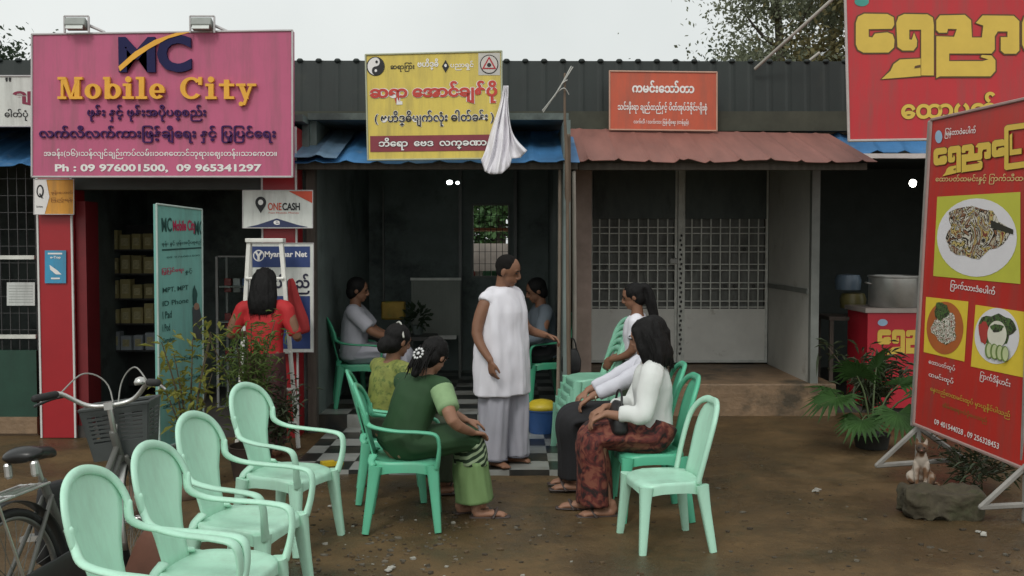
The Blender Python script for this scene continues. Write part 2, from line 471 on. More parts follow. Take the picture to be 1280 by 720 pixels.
# tall cladding, ribs vertical: built as a steep sheet
n = int(13.2 / .19 * 8); base = 0
for j, z in enumerate((2.86, 3.1, 3.35, 3.58)):
    for i in range(n + 1):
        x = -6.8 + 13.2 * i / n; ph = (x + 6.8) / .19 % 1
        h = .008 * max(0, 1 - abs(ph - .5) / .2)
        u.v.append(V((x, -h + (.06 * j / 3), z + (.012 * h / .008 if j == 3 else 0) - .01 * (x + 2) / 6.5)))
for j in range(3):
    for i in range(n): u.f.append((j * (n + 1) + i, j * (n + 1) + i + 1, (j + 1) * (n + 1) + i + 1, (j + 1) * (n + 1) + i)); u.mi.append(0)
u.build("upper_cladding", clad_m, hall, solid=.01)
MB().bx(-6.8, 6.4, -.09, -.045, 2.855, 3.05).build("ledge", band_m, hall)
r_ = MB(); corrugated(r_, -6.8, 6.4, (.07, 3.55), (5.5, 4.0 - .6), .19, .03, rows=2)
r_.build("roof", clad_m, hall, solid=.006)
MB().bx(-6.8, 6.4, 5.3, 5.4, 0, 3.4).build("rear_wall", dark_wall, hall) if False else None
cb = MB()
for i in range(70):
    x = -6.8 + .19 * (i + .5) 
    if x < 6.4: cb.ell((x, .05, 3.578 - .01 * (x + 2) / 6.5), (.034, .03, .024), n=8, m=5)
cb.build("ridge_cap", clad_m, hall, smooth=True)

# ================================================================== SHOP 1: far left grilled shop
fl = thing("grilled_shop", "dim shop at the left edge behind a rail front with a green lower panel", "shop", (-4.6, 8.95, 0))
MB().bx(-1.6, .33, 2.4, 2.5, 0, 2.9).build("rear_wall", dark_wall, fl)
MB().bx(-1.6, -1.5, 0, 2.4, 0, 2.9).build("side_wall", dark_wall, fl)
MB().bx(-1.5, .33, 0, 2.4, 2.85, 2.9).build("ceiling", dark_wall, fl)
MB().bx(-1.5, .33, 0, 2.4, -.02, .02).build("floor", conc, fl)
MB().bx(-1.5, .335, -.02, .02, .17, .77).build("lower_panel", mat("dark_green_paint", (.012, .05, .032), .5, .2), fl)
MB().bx(-1.5, .335, -.03, .03, .02, .17).build("kerb_sill", conc, fl)
for z in (1.585, .875): MB().bx(-1.5, .335, -.025, .005, z, z + .035).build("rail", steel_white, fl)
gb = MB()
for k in range(24): gb.bx(-1.5 + k * .08, -1.494 + k * .08, -.004, .004, .77, 2.4)
for k in range(10): gb.bx(-1.5, .335, -.002, .002, .95 + k * .15, .955 + k * .15)
gb.build("grille", mat("dark_mesh_bar", (.05, .05, .05), .6), fl)
aw = MB(); corrugated(aw, -2.0, .72, (-.15, 2.40), (1.05, 2.86), .27, .03, sag=.05, seed=3)
aw.build("awning", blue_m, fl, solid=.004)

# ================================================================== SHOP 2: phone shop
ps = thing("phone_shop", "phone accessory shop open at the front between two red pillars", "shop", (-3.04, 8.85, 0))
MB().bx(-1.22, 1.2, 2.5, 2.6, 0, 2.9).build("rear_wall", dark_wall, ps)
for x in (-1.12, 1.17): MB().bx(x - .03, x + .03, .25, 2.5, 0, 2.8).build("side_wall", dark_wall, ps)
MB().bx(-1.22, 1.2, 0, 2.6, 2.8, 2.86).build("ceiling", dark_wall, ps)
MB().bx(-1.05, 1.1, .02, 2.5, -.02, .10).build("floor", mat("dim_cement_floor", (.05, .045, .04), .6, .3), ps)
for x in (-.99, .99):
    p = MB().bx(x - .15, x + .15, -.02, .25, 0, 2.75).build("pillar", red_pill, ps)
    tr = MB()
    for s in (-1, 1): tr.bx(x + s * .15 - .008, x + s * .15 + .008, -.03, -.012, 0, 2.75)
    tr.build("edge_trim", white_trim, p)
MB().bx(-.83, -.74, .03, .3, .1, 2.1).build("door_jamb", mat("deep_red_jamb", (.17, .012, .016), .5), ps)
MB().bx(-.84, .84, -.02, .12, 2.2, 2.8).build("fascia", blackm, ps)

# ================================================================== SHOP 3: open fortune shop with chequered floor
cl = thing("open_shop", "open fronted consulting shop with chequered floor and dark interior", "shop", (-.62, 9.16, 0))
wz0 = .15
bw = MB()   # rear wall with an opening for the barred window: x -.48..-.05 -> local .14...57, z 1.33..2.2
bw.bx(-1.2, .14, 3.3, 3.4, 0, 2.9); bw.bx(.57, 1.15, 3.3, 3.4, 0, 2.9); bw.bx(.14, .57, 3.3, 3.4, 0, 1.33); bw.bx(.14, .57, 3.3, 3.4, 2.21, 2.9)
bw.build("rear_wall", clinic_wall, cl)
MB().bx(-1.22, -1.16, .0, 3.3, 0, 2.9).build("side_wall", clinic_wall, cl)
MB().bx(1.07, 1.13, -.4, 3.3, 0, 2.8).build("side_wall", clinic_wall, cl)
MB().bx(-1.22, 1.13, -.1, 3.4, 2.84, 2.9).build("ceiling", dark_wall, cl)
MB().bx(-1.24, -1.16, -.1, 0, 0, 2.55).build("post", dim_post, cl)
wf = MB()
for x in (.13, .58): wf.bx(x - .012, x + .012, 3.27, 3.3, 1.31, 2.23)
for z in (1.32, 2.22): wf.bx(.142, .568, 3.27, 3.3, z - .012, z + .012)
win = wf.build("window", grey_post, cl)
wb = MB()
for k in range(5): wb.bx(.14 + .072 * (k + 1) - .004, .14 + .072 * (k + 1) + .004, 3.32, 3.33, 1.33, 2.21)
for k in range(5): wb.bx(.14, .57, 3.335, 3.343, 1.33 + .15 * (k + 1), 1.336 + .15 * (k + 1))
wb.build("window_bars", mat("dark_iron", (.03, .03, .03), .5), win)
df = MB()
for x in (-.02, .66): df.bx(x - .02, x + .02, 3.2, 3.26, .15, 2.7)
df.bx(0, .64, 3.2, 3.26, 2.66, 2.7)
df.build("door_frame", mat("dull_aluminium", (.14, .15, .145), .4, .1), cl)
MB().bx(-.98, -.96, 3.2, 3.26, .9, 2.45).build("wall_batten", grey_post, cl)
aw = MB(); corrugated(aw, -1.50, 1.21, (-.42, 2.43), (.88, 2.87), .27, .022, sag=.03, seed=9)
aw.build("awning", blue_m, cl, solid=.004)
aw = MB(); corrugated(aw, -1.47, -.90, (-.46, 2.465), (.86, 2.895), .27, .03, sag=.03, seed=2)
aw.build("patched_awning_sheet", bluep_m, cl, solid=.004)
bm_ = MB(); bm_.bx(-1.5, 1.2, -.3, -.24, 2.38, 2.44); bm_.build("beam", dim_post, cl)

# ================================================================== SHOP 4: shuttered shop
ss = thing("shuttered_shop", "closed shop with white barred folding doors under a faded red awning", "shop", (1.9, 10.0, 0))
MB().bx(-1.30, 1.36, 0, 3.2, -.05, .32).build("plinth", conc, ss, bevel=.015)
mp_ = MB().bx(-1.26, -1.10, .05, .25, .32, 2.62).build("post", mat("dull_pink_post", (.34, .25, .21), .7, .2), ss)
pw = MB().bx(1.10, 1.16, .10, 1.7, .32, 2.6); pw.build("side_panel", mat("grey_white_panel", (.50, .50, .46), .6, .12, 1.5, dirt=((.30, .27, .22), 2.0, .6)), ss)
MB().bx(1.085, 1.10, .12, 1.7, 1.22, 1.27).build("side_panel_rail", grey_post, ss)
MB().bx(1.10, 1.18, .02, .10, .15, 2.62).build("post", grey_post, ss)
MB().bx(-1.26, -1.2, .25, 3.0, .32, 2.7).build("side_panel", dim_post, ss)
MB().bx(1.10, 1.16, 1.703, 3.0, .32, 2.7).build("side_wall", dark_wall, ss)
MB().bx(-1.28, 1.25, .02, .16, 2.52, 2.63).build("header_beam", mat("grey_beam", (.13, .13, .115), .6, .2), ss)
MB().bx(-1.28, 1.2, .1, 3.0, 2.72, 2.76).build("ceiling", dark_wall, ss)
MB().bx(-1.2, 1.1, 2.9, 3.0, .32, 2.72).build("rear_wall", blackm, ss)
gx0, gx1 = -.99, 1.09
for a, b in ((gx0, .03), (.09, gx1)):
    fr = MB()
    fr.bx(a, a + .03, 1.68, 1.72, .34, 2.62); fr.bx(b - .03, b, 1.68, 1.72, .34, 2.62)
    fr.bx(a + .03, b - .03, 1.68, 1.72, 2.58, 2.62); fr.bx(a + .03, b - .03, 1.68, 1.72, .34, .37)
    leaf = fr.build("gate_leaf", steel_white, ss)
    MB().bx(a + .03, b - .03, 1.69, 1.71, .37, .97).build("lower_panel", cream_wall, leaf)
    gr = MB(); nb = 9
    for k in range(1, nb): 
        x = a + (b - a) * k / nb; gr.bx(x - .007, x + .007, 1.69, 1.704, .97, 2.58)
    for k in range(6):
        z = .985 + k * .215
        for dz in (0, .07): gr.bx(a + .03, b - .03, 1.676, 1.688, z + dz, z + dz + .012)
    gr.build("grille", steel_white, leaf)
    fl_ = MB(); rr = random.Random(int(a * 100))
    for k in range(8):
        cx = a + (b - a) * (k + .5) / nb; cz = rr.choice([1.2, 1.42, 1.63]) + .035
        fl_.disc(cx, cz, .022, .022, 1.672, n=10, t=.012)
    fl_.build("rosettes", mat("dark_rosette", (.05, .05, .045), .6), leaf)
    MB().bx(a + .031, b - .031, 1.655, 1.675, 2.02, 2.58).build("upper_sheet", mat("dark_green_grey_sheet", (.085, .105, .098), .6, .35, 2, stretch=(2, 1, .7), dirt=((.05, .06, .055), 2.0, .5)), leaf)
    bs = MB(); bs.bx(a + .03, b - .03, 1.76, 1.77, .97, 2.58)
    bs.build("backing_sheet", mat("grimy_plastic_sheet", (.17, .175, .16), .6, .4, 2.5, stretch=(2, 1, .7), dirt=((.09, .09, .08), 2.3, .52)), leaf)
MB().bx(.035, .085, 1.66, 1.72, .33, 2.62).build("centre_post", steel_white, ss)
ch = MB()
for k in range(26): ch.ell((.06 + .012 * (k % 2), 1.645, .45 + k * .055), (.012, .012, .02), n=6, m=4)
ch.build("chain", mat("dark_iron", (.03, .03, .03), .5), ss)
MB().box((-.02, 1.64, 1.53), (.09, .05, .06)).build("padlock", mat("pale_steel", (.4, .4, .38), .4), ss, bevel=.008)
aw = MB()
# red awning: right end runs forward to a point
nX = 14 * 10; rows = 6
for j in range(rows + 1):
    t = j / rows
    for i in range(nX + 1):
        q = i / nX; xl = -1.36 + (1.25 - -1.36) * q; xf = -1.36 + (1.34 - -1.36) * q
        x = xf * (1 - t) + (1.28 if False else xl) * t
        ph = (q * 10) % 1; h = .020 * max(0, 1 - abs(ph - .5) / .12) * (.45 + .55 * max(0, 1 - t * 5))
        y = -1.1 + 1.1 * t; z = 2.45 + .035 * NZ.noise(V((x * 1.5, 5, 0))) * (1 - t) + .42 * t - .05 * q * t
        if abs(q - .38) < .05 and j == 0: z += .04 * (1 - abs(q - .38) / .05)
        aw.v.append(V((x, y, z + h)))
for j in range(rows):
    for i in range(nX): aw.f.append((j * (nX + 1) + i, j * (nX + 1) + i + 1, (j + 1) * (nX + 1) + i + 1, (j + 1) * (nX + 1) + i)); aw.mi.append(0)
aw.build("awning", rust_m, ss, solid=.004)
MB().bx(-1.3, 1.3, -.95, -.9, 2.39, 2.45).build("awning_purlin", dim_post, ss)
for x in (-1.28, 1.18):
    MB().sweep([(x, .03, 2.58), (x, -.92, 2.42)], [.025, .025], n=6).build("awning_strut", dim_post, ss)

# ================================================================== SHOP 5: restaurant
rs = thing("noodle_shop", "dark open food shop behind the red counter and palm", "shop", (4.35, 10.2, 0))
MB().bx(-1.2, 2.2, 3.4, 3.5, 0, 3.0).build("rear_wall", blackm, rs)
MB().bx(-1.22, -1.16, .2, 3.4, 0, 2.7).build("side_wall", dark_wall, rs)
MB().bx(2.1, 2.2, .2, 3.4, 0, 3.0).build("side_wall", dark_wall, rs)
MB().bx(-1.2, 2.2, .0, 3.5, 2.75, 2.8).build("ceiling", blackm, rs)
MB().bx(-1.2, 2.2, .0, 3.4, -.02, .05).build("floor", mat("dim_cement_floor", (.05, .045, .04), .6, .3), rs)
MB().bx(-1.1, 1.6, -.46, -.40, 2.555, 2.60).build("bright_line_bar", mat("bright_line_white", (.85, .85, .83), .4), rs)  # bar added for a bright line of light, brightness put into its white
aw = MB(); corrugated(aw, -1.45, 2.4, (-.35, 2.62), (.0, 2.83), .27, .03, sag=.06, seed=14)
aw.build("awning", blue_m, rs, solid=.004)
tag(MB().ell(P(1141, 229, 11.6), (.04, .04, .045)).build("light_bulb", emit("lit_bulb", (1, 1, .9), 14), smooth=True), "small lit bulb in the dark food shop", "lamp")
lb = MB().ell(P(562, 228, 11.2), (.035, .035, .025)).build("ceiling_lamp", emit("lit_lamp", (.9, 1, .95), 9), smooth=True)
tag(lb, "brighter left lamp of two tiny lit lamps in the open shop", "lamp", "tiny lamps in the open shop")
lb = MB().ell(P(572, 228.5, 11.2), (.022, .022, .018)).build("ceiling_lamp", emit("lit_lamp_dim", (.9, 1, .95), 5), smooth=True)
tag(lb, "fainter right lamp of two tiny lit lamps in the open shop", "lamp", "tiny lamps in the open shop")

# what is seen through the barred window: yard behind
tag(MB().bx(-3, 2, 17.2, 17.35, .0, 1.75).build("yard_wall", mat("pale_yard_wall", (.55, .5, .45), .8, .25, 3)), "pale wall of the back yard seen through the barred window", "wall")
st = thing("yard_stall", "small stall with red and white goods seen through the barred window", "stall", (-.55, 16.0, 0))
MB().bx(-.8, .9, 0, .6, 0, .75).build("counter", mat("white_counter", (.7, .68, .62), .7, .2), st)
rr = random.Random(5); gpro = []
for nm, cc in (("red", (.5, .06, .04)), ("white", (.75, .72, .66)), ("green", (.1, .3, .15))):
    g_ = MB().box((0, 0, .09), (.13, .12, .18)).build("packet", mat(nm + "_goods", cc, .5), bevel=.01); tag(g_, "%s packet among the goods on the yard stall" % nm, "packet", nm + " packets on the yard stall"); gpro.append(g_)
for k in range(36):
    src = gpro[rr.randint(0, 2)] if k > 2 else gpro[k]
    loc = (-.55 - .66 + (k % 12) * .135, 16.0 + .15 + rr.uniform(0, .1), .755 + .185 * (k // 12))
    if k < 3: src.location = loc
    else: dup(src, loc, rr.uniform(-.1, .1))
MB().bx(-.9, 1.0, -.3, .7, 1.95, 1.99).build("canopy", mat("orange_canopy", (.6, .22, .1), .6), st)

# ================================================================== TREES
leafA = leafmat("grey_green_leaves", (.20, .22, .145), .35, .9)  # grey green leaves, lightened in colour to stand for sky-lit haze
leafB = leafmat("olive_brown_leaves", (.19, .165, .075), .4, .9)
leafD = leafmat("deep_green_leaves", (.05, .075, .045), .35, .9)
bark = mat("tree_bark", (.10, .085, .07), .85, .3, 6)


def tree(label, x, y, h, lean, clumps, lm, seed, leafs=2600, lsz=.07, spread=1.3, z0=.45):
    rr = random.Random(seed)
    t = thing("tree", label, "tree", (x, y, 0), 0, "trees behind the market hall")
    tk = MB(); tips = []
    top = V((lean, .2, h))
    tr, rad = catmull([(0, 0, 0), (lean * .2, 0, h * .35), (lean * .6, .1, h * .7), top], [.15, .12, .08, .03], 5)
    tk.sweep(tr, rad, n=9)
    for k in range(clumps):
        q = rr.uniform(z0, .98); p = tr[int(q * (len(tr) - 1))]
        a = rr.uniform(0, 6.28); L = spread * (1.25 - q) * rr.uniform(.7, 1.25)
        e = p + V((math.cos(a) * L, math.sin(a) * L, rr.uniform(.3, .9) * L + .2))
        m = (p + e) / 2 + V((0, 0, -.1 * L))
        tk.sweep([p, m, e], [.045, .03, .012], n=6, sub=3)
        tips += [e, m * .4 + e * .6]
    tk.build("trunk", bark, t, smooth=True)
    cw = MB()
    for k in range(leafs):
        c = rr.choice(tips); s = rr.choice([.25, .35, .5]) 
        p = c + V((rr.gauss(0, s), rr.gauss(0, s), rr.gauss(0, s * .7)))
        d = V((rr.uniform(-1, 1), rr.uniform(-1, 1), rr.uniform(-1.2, .4))).normalized(); sd = d.orthogonal().normalized()
        sd = (M4.Rotation(rr.uniform(0, 6.28), 3, d) @ sd)
        l = lsz * rr.uniform(.7, 1.6); wd = l * .28
        cw.face(p, p + d * l * .5 + sd * wd, p + d * l, p + d * l * .5 - sd * wd)
    cw.build("crown", lm, t)
    return t


tree("slim grey green tree with forked trunk rising above the orange sign", 5.15, 18.5, 7.6, -.35, 18, leafA, 11, leafs=14000, lsz=.072, spread=1.35, z0=.5)
tree("airy grey green tree between the forked tree and the brown tree", 6.1, 19.5, 7.8, .2, 16, leafA, 23, leafs=13000, lsz=.072, spread=1.4, z0=.5)
tree("brownish dense tree partly hidden by the big red banner", 6.25, 17.2, 7.4, .1, 18, leafB, 31, leafs=11000, lsz=.10, spread=1.5, z0=.5)
tree("low dark tree top showing over the roof at the left edge", -9.7, 18.0, 4.95, .1, 14, leafD, 43, leafs=6500, lsz=.09, spread=1.1, z0=.75)
tree("small dark tree top peeping over the roof left of the forked tree", 4.6, 20.5, 5.35, .1, 9, leafD, 47, leafs=1500, lsz=.08, spread=.9, z0=.8)
tree("bushy green tree in the back yard seen through the barred window", -.25, 18.4, 3.0, .1, 14, mat("yard_leaves", (.07, .16, .05), .6, .3, 2), 53, leafs=4200, lsz=.12, spread=.9, z0=.4)

rod = MB().sweep([P(944, 86, 10.12), P(1046, -6, 9.6)], [.017, .017], n=8).build("stay_pole", mat("pale_pole", (.36, .34, .30), .6), smooth=True)
tag(rod, "long pale slanting pole rising from the hall roof before the trees", "pole")
rod = MB().sweep([P(1006, 80, 10.3), P(1024, 66, 10.3)], [.014, .014], n=8).build("short_pole", mat("pale_pole", (.36, .34, .30), .6), smooth=True)
tag(rod, "short pale stub of pole on the hall roof beside the red banner", "pole")

aw = MB(); corrugated(aw, -.86, .91, (-.11, 2.42), (1.19, 2.87), .27, .03, sag=.03, seed=21)
aw.build("awning", blue_m, ps, solid=.004)

# ================================================================== SIGNS
def ray(px, py): return (P(px, py, 1) - V((0, 0, CAM_H))).normalized()


class Sign:
    """a flat board at a real place; layout read in photo pixels is carried onto the board's own plane"""
    def __init__(s, name, label, cat, corners, thick=.03, panel=None, frame=None, pname="panel", border=0):
        TL, TR, BR, BL = corners
        x = (BR - BL).normalized(); nrm = x.cross(TL - BL).normalized(); z = nrm.cross(x) * 1
        y = -nrm; y = z.cross(x)
        m = M4((( x.x, y.x, z.x, BL.x), (x.y, y.y, z.y, BL.y), (x.z, y.z, z.z, BL.z), (0, 0, 0, 1)))
        s.m = m; s.inv = m.inverted(); s.t = thick
        s.root = bpy.data.objects.new(name, None); COL.objects.link(s.root); s.root.matrix_world = m
        tag(s.root, label, cat)
        c = [s.inv @ q for q in (BL, BR, TR, TL)]
        s.c = [(q.x, q.z) for q in c]
        weather(panel, .5)
        s.panel = MB().poly(s.c, 0, thick).build(pname, panel, s.root)
        if border:
            f = MB()
            for a, b in zip(s.c, s.c[1:] + s.c[:1]):
                f.sweep([V((a[0], -.004, a[1])), V((b[0], -.004, b[1]))], [border, border], n=6)
            f.build("frame", frame, s.root)

    def l(s, px, py):
        d = s.inv.to_3x3() @ ray(px, py); o = s.inv @ V((0, 0, CAM_H)); t = -o.y / d.y; q = o + d * t
        return q.x, q.z

    def box(s, px0, py0, px1, py1):
        a = s.l(px0, py1); b = s.l(px1, py0); return a[0], a[1], b[0], b[1]

    def text(s, t, box, m, bold=.02, y=-.004, depth=0, name="lettering"):
        x0, z0, x1, z1 = s.box(*box)
        return MB().text(t, x0, z0, x1, z1, y - depth, bold, depth).build(name, m, s.root)

    def rect(s, box, m, y=-.003, name="band"):
        x0, z0, x1, z1 = s.box(*box)
        return MB().poly([(x0, z0), (x1, z0), (x1, z1), (x0, z1)], y).build(name, m, s.root)

    def shape(s, pts, m, y=-.003, name="emblem", t=0):
        return MB().poly([s.l(*p) for p in pts], y, t).build(name, m, s.root)

    def ellipse(s, cx, cy, rx, ry, m, y=-.003, name="emblem", n=36):
        return MB().poly([s.l(cx + rx * math.cos(6.28318 * k / n), cy - ry * math.sin(6.28318 * k / n)) for k in range(n)], y).build(name, m, s.root)


def quad(x0, y0, x1, y1, Y, Y2=None, dy=0):
    Y2 = Y if Y2 is None else Y2
    return [P(x0, y0, Y), P(x1, y0 + dy, Y2), P(x1, y1 + dy, Y2), P(x0, y1, Y)]


ink = mat("black_ink", (.012, .012, .014), .6, .1)
navy = mat("navy_letter", (.015, .015, .07), .6, .1, spec=.2)
gold = mat("gold_letter", (.80, .40, .035), .45, .08)
whit = mat("white_print", (.78, .76, .74), .5, .04)
redp = mat("red_print", (.50, .035, .03), .55, .06)
redl = mat("pure_red_letter", (.42, .02, .03), .5, .06)
yelp = mat("yellow_print", (.70, .52, .045), .55, .06)
pinkm = mat("pink_board", (.50, .10, .20), .5, .07, 1.2)
alum = mat("aluminium_edge", (.5, .48, .48), .4, .08, metal=.3)

# --- big pink sign
S = Sign("shop_sign", "large pink sign board with raised gold lettering and two lamps on top", "sign",
         [P(40, 43, 8.4), P(365.5, 38, 8.4), P(365.5, 221, 8.4), P(40, 221, 8.4)], .08, pinkm, alum, border=.009)
S.text("M", (150, 47, 195, 91), navy, .03, depth=.025); S.text("C", (198, 44, 240, 91), navy, .045, depth=.025)
S.shape([(150, 84), (170, 66), (195, 51), (222, 42), (240, 41), (212, 49), (188, 62), (168, 76), (152, 90)], gold, -.034, t=.005)


def slab(S, word, x0, ybase, ycap, m, widths):
    """slab-serif raised letters drawn from stems, bowls and serifs; pixels on the board"""
    k = ybase - ycap; xh = k * .70; zz = [0]
    st = k * .23; th = k * .12; sf = k * .14
    mb = MB(); depth = -.03

    def lay(): zz[0] += .0006; return depth - zz[0]

    def rc(a, b, c, d): mb.poly([S.l(a, d), S.l(b, d), S.l(b, c), S.l(a, c)], lay(), .03)

    def pg(*pts): mb.poly([S.l(*p) for p in pts], lay(), .03)

    def ring(cx, cy, rx, ry, wx, wy, a0=0, a1=360, n=30):
        d = lay(); o = []; i_ = []
        for j in range(n + 1):
            a = R(a0 + (a1 - a0) * j / n); o.append((cx + rx * math.cos(a), cy - ry * math.sin(a))); i_.append((cx + (rx - wx) * math.cos(a), cy - (ry - wy) * math.sin(a)))
        for j in range(n):
            mb.poly([S.l(*o[j]), S.l(*o[j + 1]), S.l(*i_[j + 1]), S.l(*i_[j])][::-1], d, .03)
    x = x0; B = ybase; T = ycap; X = ybase - xh
    for chh, wd in zip(word, widths):
        c = x + wd / 2
        if chh == 'M':
            rc(x + sf, x + sf + th, T, B); rc(x + wd - sf - st, x + wd - sf, T, B)
            pg((x + sf, T), (x + sf + st, T), (c + st * .35, B - k * .1), (c - st * .1, B)); pg((x + wd - sf - st * .6, T), (x + wd - sf, T), (c + st * .3, B), (c - st * .1, B))
            rc(x, x + sf + st, T, T + th); rc(x + wd - sf - st, x + wd, T, T + th); rc(x, x + 2 * sf + th, B - th, B); rc(x + wd - 2 * sf - st, x + wd, B - th, B)
        elif chh == 'o': ring(c, B - xh / 2, wd * .48, xh / 2, st, th)
        elif chh == 'b':
            rc(x + sf * .5, x + sf * .5 + st, T, B); rc(x, x + sf + st * .5, T, T + th); ring(c + sf * .3, B - xh / 2, wd * .46, xh / 2, st, th)
        elif chh in 'il':
            rc(c - st / 2, c + st / 2, X if chh == 'i' else T, B); rc(c - st / 2 - sf, c, (X if chh == 'i' else T), (X if chh == 'i' else T) + th); rc(c - st / 2 - sf, c + st / 2 + sf, B - th, B)
            if chh == 'i': ring(c, T + st * .5, st * .6, st * .6, st * .59, st * .59)
        elif chh == 'e': ring(c, B - xh / 2, wd * .48, xh / 2, st, th, 0, 320); rc(x + st * .5, x + wd * .96, B - xh / 2 - th * .3, B - xh / 2 + th * .6)
        elif chh == 'C':
            ring(c, (B + T) / 2, wd * .48, k / 2, st, th, 38, 322); rc(x + wd * .80, x + wd * .95, T, T + k * .36)
        elif chh == 't':
            rc(c - st / 2, c + st / 2, T + k * .12, B); rc(x, x + wd, X, X + th); rc(c, x + wd, B - th, B)
        elif chh == 'y':
            pg((x + sf * .6, X), (x + sf * .6 + st, X), (c + st * .5, B), (c - st * .4, B)); pg((x + wd - sf - th, X), (x + wd - sf, X), (c - st * .2, B + k * .28), (c - st * .8, B + k * .28))
            rc(x, x + sf + st + sf * .4, X, X + th); rc(x + wd - 2 * sf - th, x + wd, X, X + th); ring(c - st * 1.0, B + k * .22, st * .45, st * .45, st * .44, st * .44)
        x += wd + k * .09
    return mb.build("lettering", m, S.root)


slab(S, "Mobile", 74, 124.5, 97, gold, [31, 21, 22, 14, 14, 20])
slab(S, "City", 226, 124.5, 97, gold, [29, 15, 19, 25])
navl = mat("dark_purple_letter", (.05, .014, .085), .6, .1, spec=.2)
S.text("ဖုန်း နှင့် ဖုန်းအပိုပစ္စည်း", (110, 131, 258, 152), navl, .02, depth=.012)
S.text("လက်လီလက်ကားဖြန့်ချီေရး နှင့် ြပုြပင်ေရး".replace("ဖြန့်", "ြဖန့်"), (50, 157, 345, 179), navl, .025, depth=.012)
S.text("အခန်း(၁၆)၊သန်လျင်ချဉ်းကပ်လမ်း၊၁၀၈ေတာင်ဘုရားေဈးတန်း၊သာေကတ။", (55, 186, 346, 199), whit, .012)
S.text("Ph : 09 976001500,  09 965341297", (69, 205, 327, 216), whit, .035)
# flood lamps on the sign's top edge
for i, (px, py, lab) in enumerate(((96, 31, "weathered flood lamp on the pink sign above its left half"), (253, 30, "weathered flood lamp on the pink sign right of its blue emblem"))):
    b = P(px, 41, 8.36)
    t = thing("flood_lamp", lab, "lamp", (b.x, b.y, b.z), 0, "flood lamps on the pink sign")
    MB().box((0, 0, .07), (.17, .09, .075), rx=R(-25)).build("housing", mat("dull_lamp_grey", (.25, .27, .25), .5, .2), t, bevel=.01)
    MB().box((0, -.045, .045), (.14, .012, .055), rx=R(-25)).build("glass_front", mat("pale_lens", (.55, .58, .55), .25), t)
    bk = MB()
    for sx in (-.1, .1): bk.bx(sx - .006, sx + .006, -.01, .01, .0, .135)
    bk.bx(-.1, .1, -.01, .01, .13, .142); bk.build("bracket", alum, t)
    MB().sweep([(.06, .03, .08), (.20, .06, .02), (.24, .08, -.02)], [.014, .012, .012], n=7).build("arm", alum, t)

# --- white sign at the left edge
S = Sign("shop_sign", "white sign board at the left edge tucked behind the pink sign", "sign", quad(-120, 95, 60, 158, 8.75), .03, mat("white_board", (.66, .68, .64), .5, .05), alum, border=.007)
S.text("ချ", (16, 114, 39, 132), mat("maroon_letter", (.22, .015, .05), .5), .05); S.text("ဓါတ်ပုံ - ဗီ", (6, 136, 52, 151), ink, .015)
S.text("''", (7, 97, 14, 102), ink, .02)

# --- yellow sign
yel = mat("yellow_board", (.68, .53, .10), .5, .06, 2)
S = Sign("shop_sign", "yellow sign board with red lettering and a yin yang emblem", "sign", [P(457, 68.5, 8.66), P(627, 64, 8.60), P(627, 198, 8.60), P(460, 200, 8.66)], .03, yel, mat("greenish_edge", (.4, .42, .3), .5), border=.008)
S.ellipse(469.5, 83, 11.5, 12, ink, -.003); S.ellipse(470, 83, 10.4, 11, whit, -.005)
pts = [(470 + 10.4 * math.sin(R(a)), 83 - 11 * math.cos(R(a))) for a in range(0, 181, 12)]
pts += [(470 - 5 * math.sin(R(a)), 88.5 + 5.5 * math.cos(R(a))) for a in range(0, 181, 18)] + [(470 + 5 * math.sin(R(a)), 77.5 + 5.5 * math.cos(R(a))) for a in range(0, 181, 18)]
S.shape(pts, ink, -.007)
S.ellipse(471, 77.5, 1.6, 1.7, ink, -.009); S.ellipse(470, 88.5, 1.6, 1.7, whit, -.009)
S.shape([(598, 66.5), (625, 65.8), (625, 94), (598, 94)], mat("grey_print", (.52, .50, .46), .5), -.003, "emblem_ground")
S.ellipse(611.5, 80.5, 11.5, 12, ink, -.005); S.ellipse(611.5, 80.5, 10.3, 10.8, mat("grey_print2", (.58, .54, .5), .5), -.007)
S.shape([(611.5, 70.5), (620.5, 86.5), (602.5, 86.5)], redl, -.009); S.shape([(611.5, 74), (617.5, 85), (605.5, 85)], mat("grey_print2", (.58, .54, .5), .5), -.011)
S.ellipse(611.5, 81.5, 2.6, 2.6, ink, -.013)
S.text("ဆရာြကီး", (488, 78, 518, 90), ink, .02); S.text("ဗဟိဒ္ဓိ", (522, 73, 548, 88), whit, .03); S.text("ပညာရှင်", (563, 76, 592, 88), whit, .02)
S.shape([(557, 75), (561.5, 83), (557, 91), (552.5, 83)], ink, -.004); S.ellipse(557, 82, 1.6, 2, whit, -.006)
for b, m, y in ((.085, whit, -.004), (.045, mat("brick_red_letter", (.5, .045, .03), .5), -.007)): S.text("ဆရာ ေအာင်ချစ်ပို", (463 - b * 12, 101 - b * 12, 621 + b * 12, 131 + b * 12), m, b, y)
for b, m, y in ((.06, whit, -.004), (.02, ink, -.007)): S.text("( ဗဟိဒ္ဓိမျက်လုံး ဓါတ်ခန်း )", (469 - b * 12, 137 - b * 12, 617 + b * 12, 159 + b * 12), m, b, y)
S.rect((463, 168, 622, 190), mat("maroon_band", (.22, .03, .045), .5, .15), -.004)
for b, m, y in ((.07, ink, -.007), (.03, whit, -.010)): S.text("ဘိေရာ  ေဗဒ  လက္ခဏာ", (474 - b * 12, 171 - b * 12, 608 + b * 12, 188 + b * 12), m, b, y)

